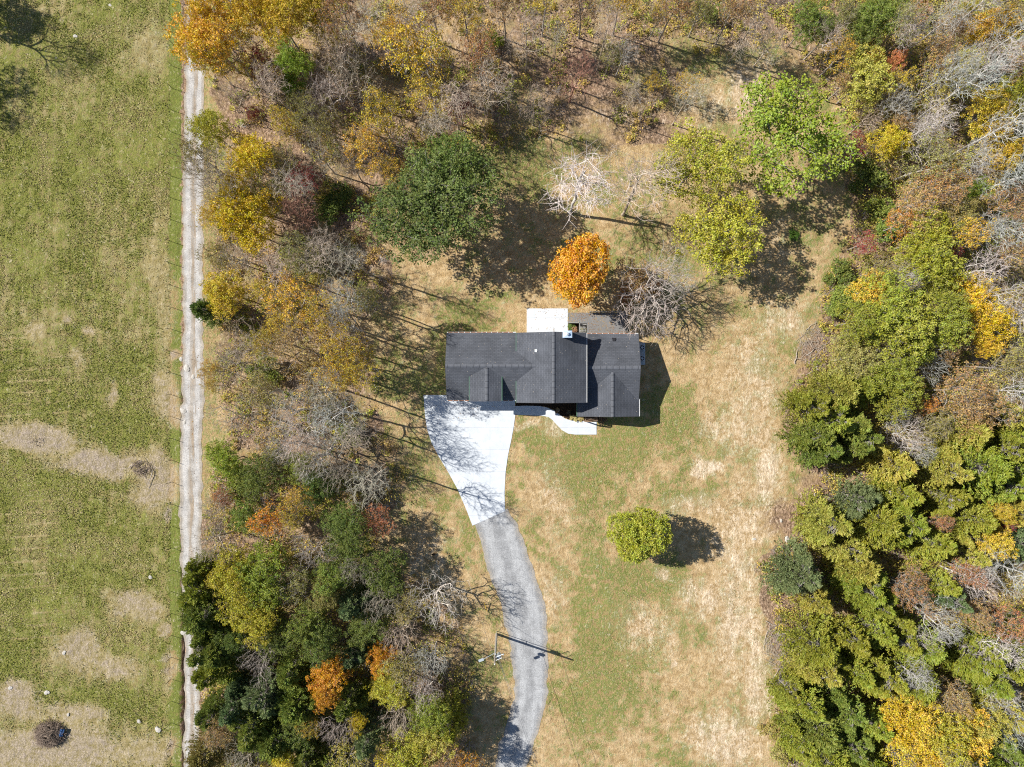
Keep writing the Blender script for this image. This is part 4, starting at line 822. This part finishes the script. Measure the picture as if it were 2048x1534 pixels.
for it in items:
    if (it[2], it[3]) in HERO: continue
    kw = KW[it[0]]; noun = 'tree' if it[0] != 'u' else 'bush'
    if it[0] == 'c': noun = 'cedar'
    size = 'small ' if it[4] < 30 and it[0] != 'u' else ''
    desc = f'{size}{COL[it[1]][1]} {kw[0]} {noun} {region(it[2], it[3])}'; fam.setdefault(desc, []).append(it)
LAB = {}
for desc, L_ in fam.items():
    if len(L_) == 1: LAB[id(L_[0])] = desc; continue
    sp_x = max(i[2] for i in L_)-min(i[2] for i in L_); sp_y = max(i[3] for i in L_)-min(i[3] for i in L_)
    ver = sp_y >= sp_x; L_.sort(key=lambda i: i[3] if ver else i[2]); n = len(L_); a, b_ = ('topmost', 'lowest') if ver else ('leftmost', 'rightmost')
    if n == 2: a, b_ = ('upper', 'lower') if ver else ('left-hand', 'right-hand')
    for j, it in enumerate(L_):
        ref = 'top' if ver else 'left'
        if j == 0: LAB[id(it)] = f'{a} {desc}'
        elif j == n-1: LAB[id(it)] = f'{b_} {desc}'
        else: LAB[id(it)] = f'{desc}, {ORD[min(j, 19)]} from {ref}'
cnt = {}
for v_ in LAB.values():
    if len(v_.split()) > 16: print('LONG', v_)
for it in items:
    k, c, x, y, r, h, lx, ly = it
    h *= {'b': 1.25, 't': 1.18, 's': 1.2, 'o': 1.18, 'c': 1.2}.get(k, 1.0) if (x, y) not in HERO else 1.0
    zc = h*(0.60 if k in 'gocsm' else 0.66); zc = h*0.42 if k in 'chu' else zc
    kk = 1-zc/CAM_H; wx, wy = W(x, y, zc); vs = TREE[k]; i = cnt.get(k, rngI.randrange(9)); cnt[k] = i+1; tm, cm, H0, R0 = vs[i % len(vs)]
    s = r*MPP*kk/R0*({'g': 1.2, 'h': 1.0, 'm': 1.0, 'o': 1.2, 'c': 1.32, 's': 1.12, 'b': 1.12, 't': 1.0, 'u': 1.1}[k] if (x, y) not in HERO else 1.08)
    rt = empty(KW[k][1], (wx-math.sin(R(lx))*zc, wy+math.sin(R(ly))*zc, 0), rngI.uniform(0, 6.283)); rt.scale = (s, s, h/H0*rngI.uniform(0.94, 1.06))
    if lx or ly:
        rt.rotation_mode = 'QUATERNION'; m = Matrix.Rotation(R(lx), 4, 'Y') @ Matrix.Rotation(R(ly), 4, 'X') @ Matrix.Rotation(rngI.uniform(0, 6.28), 4, 'Z'); rt.rotation_quaternion = m.to_quaternion()
    if (x, y) == (1160, 540): rt.rotation_euler = (0, 0, 0); rt.scale = (s*0.95, s*1.18, rt.scale[2])
    bark = COL[c][0] if k in 'bt' else ((0.30, 0.27, 0.24) if k != 's' else (0.36, 0.32, 0.28)); v = rngI.uniform(0.88, 1.14)
    o = bpy.data.objects.new('trunk', tm); C.objects.link(o); o.parent = rt; o.color = (*[q*v for q in bark], 1)
    o = bpy.data.objects.new('crown', cm); C.objects.link(o); o.parent = rt; j1 = rngI.uniform(0.9, 1.1); o.color = (COL[c][0][0]*v*j1, COL[c][0][1]*v, COL[c][0][2]*v, 1)
    grp = {'c': 'cedars in the woods', 'u': 'bushes at the woods edge'}.get(k, 'leafless trees' if k in 'bt' else 'leafy trees in autumn colours')
    tag(rt, HERO.get((x, y)) or LAB[id(it)], KW[k][2], grp)

# ------------------------------------------------------------------ stuff: undergrowth, grass, fallen leaves
def scatter(name, N, x0, x1, y0, y1, keep, seed, zr, size, elong, up, pal, label, cat_, clump=2.2):
    rng = np.random.RandomState(seed); px = rng.uniform(x0, x1, N); py = rng.uniform(y0, y1, N); m = keep(px, py, rng); px, py = px[m], py[m]; n = len(px)
    X = (px-1024)*MPP; Y = (767-py)*MPP; f = fbm(X, Y, clump, seed, 3); Z = zr[0]+(zr[1]-zr[0])*rng.rand(n)*np.clip((f-0.32)*2.6, 0.05, 1)
    Cn = np.stack([X, Y, Z], -1); N_ = unit(rng, n, up); sz = size*rng.uniform(0.5, 1.3, n); V, F = quads(Cn, N_, sz, sz*elong, rng)
    g = fbm(X, Y, 3.5, seed+9, 3); idx = np.clip(((g-0.5)*2.4+0.5+rng.normal(0, 0.22, n))*len(pal), 0, len(pal)-1).astype(int)
    colr = np.array(pal)[idx]*rng.uniform(0.65, 1.35, (n, 1)); cc = np.concatenate([colr, np.ones((n, 1))], 1)
    me = mesh_np(name, V, F, None, False, {'cc': cc}); o = link(name, me, M['cover']); return tag(o, label, cat_, None, 'stuff')
def in_woods(px, py, rng):
    wx = px+(fbm(px, py, 60, 1)-0.5)*60; wy = py+(fbm(px, py, 60, 7)-0.5)*60; m = np.zeros(px.shape, bool)
    for P in WOODS: m |= inpoly(wx, wy, P)
    return m & ~road_mask(px, py)
def clumps(name, N, seed, thr, cards, rad, hgt, size, elong, radial, pal, label, cat_):
    rng = np.random.RandomState(seed); px = rng.uniform(400, 2250, N); py = rng.uniform(-60, 1600, N)
    dens = fbm(px, py, 34, 91, 3)+np.where((px > 1450) | (py > 1000), 0.08, 0.0)+np.where(px > 1700, 0.05, 0)-np.where((px > 930) & (px < 1500) & (py > 70) & (py < 330), 0.16, 0)-np.where((px < 930) & (py < 1000), 0.03, 0); m = in_woods(px, py, rng) & (dens > thr); px = px[m]; py = py[m]; n = len(px)
    X = (px-1024)*MPP; Y = (767-py)*MPP; rr = rad*rng.uniform(0.5, 1.5, n); hh = hgt*rng.uniform(0.4, 1.4, n)
    v = rng.normal(size=(n, cards, 3)); v /= np.linalg.norm(v, axis=2)[:, :, None]; v[:, :, 2] = np.abs(v[:, :, 2])
    q = rng.uniform(0.35, 1.0, (n, cards, 1)); off = v*q*np.stack([rr, rr, hh], -1)[:, None, :]; Cn = (np.stack([X, Y, np.zeros(n)], -1)[:, None]+off).reshape(-1, 3)
    if name == 'saplings':
        q_ = (px > 1660) | ((py > 1130) & (px < 850) & (px > 420)) | (rng.rand(n) < 0.22); hh = hh*np.where(q_, 1, 0.4); off = off*np.where(q_, 1, 0.45)[:, None, None]; Cn = (np.stack([X, Y, np.zeros(n)], -1)[:, None]+off).reshape(-1, 3)
    sz = size*rng.uniform(0.6, 1.3, len(Cn))
    if radial:
        u = (v+rng.normal(size=v.shape)*0.25).reshape(-1, 3); u /= np.linalg.norm(u, axis=1)[:, None]; t_ = rng.normal(size=u.shape); w_ = np.cross(u, t_); w_ /= np.linalg.norm(w_, axis=1)[:, None]
        u = u*sz[:, None]; w_ = w_*elong; V = np.stack([Cn-u, Cn-w_, Cn+u, Cn+w_], 1).reshape(-1, 3); F = np.arange(len(V)).reshape(-1, 4)
    else: V, F = quads(Cn, unit(rng, len(Cn), 0.3), sz, sz*elong, rng)
    g = fbm(X, Y, 6.0, seed+9, 3); idx = np.clip(((g-0.5)*2.2+0.5+rng.normal(0, 0.25, n))*len(pal), 0, len(pal)-1).astype(int)
    if not radial: idx = np.where((px > 1450) | (py > 1010), np.clip(idx+rng.randint(1, 5, n), 0, len(pal)-1), idx)
    colr = np.repeat(np.array(pal)[idx]*rng.uniform(0.7, 1.3, (n, 1)), cards, 0)*rng.uniform(0.6, 1.4, (len(Cn), 1)); cc = np.concatenate([colr, np.ones((len(Cn), 1))], 1)
    me = mesh_np(name, V, F, None, False, {'cc': cc}); return tag(link(name, me, M['cover']), label, cat_, None, 'stuff')
clumps('undergrowth', 30000, 11, 0.51, 26, 0.8, 1.3, 0.11, 0.7, False, [(0.42, 0.27, 0.15), (0.46, 0.31, 0.12), (0.52, 0.36, 0.09), (0.42, 0.34, 0.08), (0.30, 0.30, 0.06), (0.24, 0.28, 0.055), (0.34, 0.33, 0.07), (0.50, 0.38, 0.08)], 'brushy undergrowth of small plants and saplings between the trees', 'undergrowth')
clumps('twig_litter', 12000, 13, 0.44, 26, 0.9, 1.6, 0.55, 0.016, True, [(0.44, 0.39, 0.35), (0.55, 0.51, 0.47), (0.38, 0.32, 0.27), (0.33, 0.26, 0.21)], 'tangle of thin grey saplings and stems on the woods floor', 'twigs')
clumps('saplings', 8200, 31, 0.37, 46, 1.5, 3.4, 0.13, 0.7, False, [(0.48, 0.33, 0.10), (0.42, 0.34, 0.08), (0.34, 0.34, 0.06), (0.27, 0.31, 0.05), (0.33, 0.35, 0.06), (0.44, 0.39, 0.08), (0.50, 0.40, 0.09)], 'saplings and tall brush filling the gaps between the woods trees', 'saplings')
scatter('pasture_grass', 190000, -60, 340, -40, 1580, lambda a, b, r: (fbm(a, b, 20, 61, 3) > 0.25) & (r.rand(len(a)) < sstep(0.12, 0.62, lawn_zone(a, b)[0])), 17, (0.0, 0.16), 0.105, 0.55, 0.15,
        [(0.46, 0.38, 0.20), (0.36, 0.31, 0.13), (0.27, 0.26, 0.075), (0.215, 0.23, 0.05), (0.155, 0.19, 0.035), (0.23, 0.24, 0.055)], 'tufted green and straw coloured pasture grass left of the lane', 'grass', 1.2)
scatter('lawn_straw', 190000, 405, 1640, 60, 1580, lambda a, b, r: ~in_woods(a, b, r) & ~road_mask(a, b) & (r.rand(len(a)) > lawn_zone(a, b)[2]*1.3), 19, (0.0, 0.06), 0.065, 0.45, 0.3,
        [(0.66, 0.50, 0.30), (0.58, 0.42, 0.225), (0.46, 0.32, 0.15), (0.52, 0.38, 0.18)], 'short dry straw coloured grass around the house', 'dry grass', 1.5)
scatter('lawn_grass', 260000, 405, 1640, 60, 1580, lambda a, b, r: ~in_woods(a, b, r) & ~road_mask(a, b) & (lawn_zone(a, b)[0]+(fbm(a, b, 7, 88, 3)-0.5)*1.2 > 0.50), 29, (0.0, 0.08), 0.065, 0.45, 0.3,
        [(0.19, 0.225, 0.05), (0.15, 0.19, 0.04), (0.23, 0.24, 0.06), (0.30, 0.27, 0.10)], 'patches of short green grass in the dry lawn', 'grass', 1.5)
def leaf_keep(a, b, r):
    s = fbm(a, b, 12, 71, 2) > 0.5
    ex = np.interp(b, [826, 850, 878, 910, 945, 985, 1022], [1031, 1028, 1023, 1016, 1011, 1009, 1010]); e = (np.abs(a-ex-1.5-r.rand(len(a))*2) < 2.2) & (b > 826) & (b < 1022)
    return e | s & (inpoly(a, b, [(858, 800), (1020, 800), (1022, 815), (880, 850), (862, 840)]) | ((a > 1000) & (a < 1130) & (b > 650) & (b < 664)) | ((a > 376) & (a < 400) & (b > 80) & (b < 1500) & (r.rand(len(a)) < 0.3)) | ((a > 1060) & (a < 1250) & (b > 606) & (b < 640)))
scatter('deck_leaves', 1400, 1134, 1255, 622, 668, lambda a, b, r: (fbm(a, b, 9, 72, 2) > 0.45) & ((a > 1175) | (b < 645)), 24, (0.81, 0.825), 0.055, 0.7, 2.5, [(0.34, 0.19, 0.07), (0.26, 0.13, 0.05), (0.50, 0.30, 0.07)], 'fallen leaves lying on the grey deck', 'leaves')
scatter('fallen_leaves', 60000, 370, 1260, 60, 1500, leaf_keep, 23, (0.07, 0.09), 0.06, 0.7, 2.5, [(0.30, 0.15, 0.05), (0.22, 0.10, 0.04), (0.42, 0.24, 0.06)], 'fallen brown leaves lying on the driveway, patio and lane', 'leaves')

# ------------------------------------------------------------------ rocks, logs, brush, small plants
def rock(x, y, r, lab, sc=(1, 0.8, 0.45), seed=1):
    rr = random.Random(seed); wx, wy = W(x, y); b = MB(); b.sphere((0, 0, 0.0), r*MPP, 3, (sc[0], sc[1], 0.3), 0.10, rr); b.sphere((r*MPP*0.7, -r*MPP*0.4, 0.0), r*MPP*0.6, 3, (0.9, 1.1, 0.3), 0.12, rr)
    o = b.build('rock', M['rock']); o.location = (wx, wy, 0.02); o.rotation_euler = (0, 0, rr.uniform(0, 3)); tag(o, lab, 'rock', 'pale rocks')
for i, (x, y, r, lab) in enumerate([(374, 738, 7, 'white rock pile beside the lane, larger one level with the house roof'), (362, 719, 4, 'small white rock at the lane left edge above the rock pile'), (386, 754, 4, 'white rock lying between the wheel tracks of the lane'),
        (367, 822, 6, 'long white rock at the lane left edge below the rock pile'), (369, 845, 4, 'lowest white rock at the lane edge level with the concrete driveway'), (150, 72, 4, 'pale rock in the pasture near the top left tree shadow'), (220, 10, 3, 'small pale rock in the pasture at the top edge'),
        (301, 1155, 4, 'white rock alone in the lower pasture near the fence'), (128, 1306, 4, 'white rock on the bare patch of the lower pasture'), (20, 1376, 4, 'pale rock at the left edge above the brush pile'), (93, 1385, 5, 'flat pale rock above the brush pile'),
        (317, 1460, 6, 'flat tan rock right of the brush pile by the fence'), (278, 1443, 4, 'small flat tan rock left of the flat tan rock'), (136, 1430, 3, 'small pale rock just above right of the brush pile'), (367, 1265, 6, 'white rock beside the lower lane under the cedars'),
        (1660, 943, 6, 'bright white rock below the big cedars at the woods edge'), (1720, 950, 4, 'smaller white rock right of the bright rock below the cedars'), (1631, 991, 4, 'white rock in the brush debris at the woods edge'), (1575, 1080, 6, 'white rock at the debris edge above the bluish cedar'),
        (1508, 1078, 3, 'small white rock on the bare soil left of the debris'), (1562, 1042, 3, 'pair of small white rocks on the debris slope'), (1632, 737, 5, 'pale orange rock above the big cedars at the clearing edge')]): rock(x, y, r, lab, seed=i+3)
def log(x0, y0, x1, y1, r, lab, z=0.12, seed=0, mat='deadwood'):
    rr = random.Random(seed); a = Vector((*W(x0, y0), z)); c = Vector((*W(x1, y1), z+0.1)); b = MB(); n = 5; P = [a.lerp(c, k/n)+Vector((rr.uniform(-.12, .12), rr.uniform(-.12, .12), rr.uniform(0, .08))) for k in range(n+1)]
    for k in range(n): b.tube(P[k], P[k+1], r*(1-0.12*k), r*(1-0.12*(k+1)), 7)
    for k in range(4):
        q = P[rr.randrange(1, n)]; b.tube(q, q+Vector((rr.uniform(-.8, .8), rr.uniform(-.8, .8), rr.uniform(.1, .5))), r*0.4, r*0.15, 5)
    tag(b.build('fallen_branch', M[mat]), lab, 'branch', 'fallen branches')
for i, (a, b1, c, d1, r, lab) in enumerate([(1588, 728, 1594, 700, 0.08, 'short pale fallen branch on the clearing edge above the big cedars'), (1612, 712, 1640, 690, 0.07, 'fallen branch slanting in the debris right of the short pale one'), (1640, 694, 1662, 680, 0.06, 'thin fallen branch touching the woods edge above the big cedars'),
        (1612, 660, 1632, 644, 0.05, 'uppermost fallen branch in the clearing edge debris'), (1612, 748, 1638, 738, 0.05, 'lowest fallen branch in the debris above the big cedars'), (1650, 965, 1662, 948, 0.05, 'thin dead branch left of the bright white rock'), (1530, 1242, 1600, 1268, 0.07, 'long dead branch in the brush debris below the bluish cedar'),
        (1535, 1260, 1525, 1300, 0.05, 'pale dead stick at the left edge of the debris strip'), (1550, 1310, 1585, 1330, 0.05, 'forked dead branch low in the debris strip'), (306, 940, 294, 976, 0.07, 'dark fallen branch right of the pasture stump heap'), (258, 935, 285, 920, 0.06, 'dead branch across the top of the stump heap'),
        (1728, 660, 1850, 664, 0.30, 'thick pale fallen trunk lying in the right woods level with the patio'), (1540, 1368, 1560, 1330, 0.05, 'dead stick near the bottom of the debris strip')]): log(a, b1, c, d1, r, lab, seed=i)
def heap(name, x, y, rx, ry, h, n, lab, mat, seed, r=0.03, Ln=(0.8, 2.2)):
    rng = np.random.RandomState(seed); a = rng.uniform(0, 6.283, n); q = np.sqrt(rng.rand(n)); cx = q*np.cos(a)*rx; cy = q*np.sin(a)*ry; cz = (1-q*q)*h*rng.uniform(0.2, 1.0, n)+0.05
    dv = rng.normal(size=(n, 3)); dv[:, 2] *= 0.35; tang = np.stack([-np.sin(a), np.cos(a), np.zeros(n)], -1)*1.2; dv = dv+tang; dv /= np.linalg.norm(dv, axis=1)[:, None]; ln = rng.uniform(*Ln, n)[:, None]/2
    Cn = np.stack([cx, cy, cz], -1); md = Cn+np.array([0, 0, 1.0])*0.12
    P0 = Cn-dv*ln; P1 = Cn+dv*ln; P0[:, 2] = np.maximum(P0[:, 2], 0.02); P1[:, 2] = np.maximum(P1[:, 2], 0.02); rr = r*rng.uniform(0.4, 1.5, n)
    V, F = cat([tubes(P0, md, rr*0.6, rr, 4), tubes(md, P1, rr, rr*0.4, 4)]); me = mesh_np(name, V, F); o = link(name, me, M[mat]); o.location = (*W(x, y), 0)
    tag(o, lab, 'brush pile'); return o
heap('brush_pile', 101, 1467, 2.0, 1.8, 1.5, 900, 'round heap of tangled brush and vines in the bottom left pasture', 'brushwood', 5)
heap('stump_heap', 284, 935, 1.5, 1.1, 0.6, 60, 'low heap of roots and sticks on the bare pasture ground near the lane', 'brushwood', 6, 0.045, (0.6, 2.0))
heap('stump_heap', 75, 882, 1.0, 0.9, 0.35, 16, 'small scatter of dark sticks on the bare patch at far left', 'brushwood', 7, 0.03, (0.4, 1.2))
heap('brush_pile', 1560, 1290, 2.2, 4.0, 0.4, 260, 'long strip of cut brush along the lower right woods edge', 'deadwood', 8, 0.02, (0.8, 2.4))
heap('brush_pile', 1625, 690, 2.2, 3.0, 0.3, 160, 'scattered cut brush on the clearing edge above the big cedars', 'deadwood', 9, 0.02, (0.8, 2.2))
b = MB(); rr = random.Random(4); tx, ty = W(127, 1462); N = 8
for i in range(N):
    for j in range(N): pass
g = bmesh.ops.create_grid(b.bm, x_segments=10, y_segments=10, size=0.55)
for v in g['verts']: v.co = Vector((v.co.x*0.62+v.co.y*0.35, v.co.y, 0.55-0.35*abs(v.co.x)+rr.uniform(-.08, .08)))
o = b.build('tarp', M['tarp']); o.location = (tx, ty, 0.15); tag(o, 'crumpled blue tarp sticking out of the right side of the brush pile', 'tarp')
# garden plants in the beds
def garden(x, y, s, c, lab, z=0.0):
    tm, cm, H0, R0 = TREE['u'][rngI.randrange(3)]; rt = empty('garden_shrub', (*W(x, y), z), rngI.uniform(0, 6)); rt.scale = (s, s, s*0.8)
    o = bpy.data.objects.new('trunk', tm); C.objects.link(o); o.parent = rt; o.color = (.2, .16, .12, 1); o = bpy.data.objects.new('crown', cm); C.objects.link(o); o.parent = rt; o.color = (*c, 1); tag(rt, lab, 'shrub', 'planted shrubs')
for a in [(1115.5, 821.5, 0.2, (0.36, 0.27, 0.15), 'small tan dried shrub at the bend of the front walkway'), (1138, 825, 0.17, (0.2, 0.17, 0.1), 'small dark shrub in the shaded front bed'), (1143, 835, 0.2, (0.62, 0.55, 0.25), 'pale yellow ornamental grass at the front bed edge, left one'),
          (1151, 837, 0.2, (0.62, 0.55, 0.25), 'pale yellow ornamental grass at the front bed edge, middle one'), (1162, 838, 0.2, (0.6, 0.5, 0.22), 'pale yellow ornamental grass at the front bed edge, right one'), (1142, 652, 0.28, (0.16, 0.24, 0.06), 'small green shrub in the nook between patio and deck'),
          (1150, 660, 0.28, (0.45, 0.27, 0.15), 'small tan shrub in the nook beside the deck steps'), (868, 1108, 0.14, (0.08, 0.05, 0.03), 'tiny dark clump alone on the dry grass left of the gravel drive'), (1583, 470, 0.45, (0.10, 0.18, 0.03), 'low green clump on the clearing below the lime green tree'),
          (1205, 840, 0.3, (0.3, 0.2, 0.12), 'small brown shrub right of the entry timber frame')]: garden(*a)
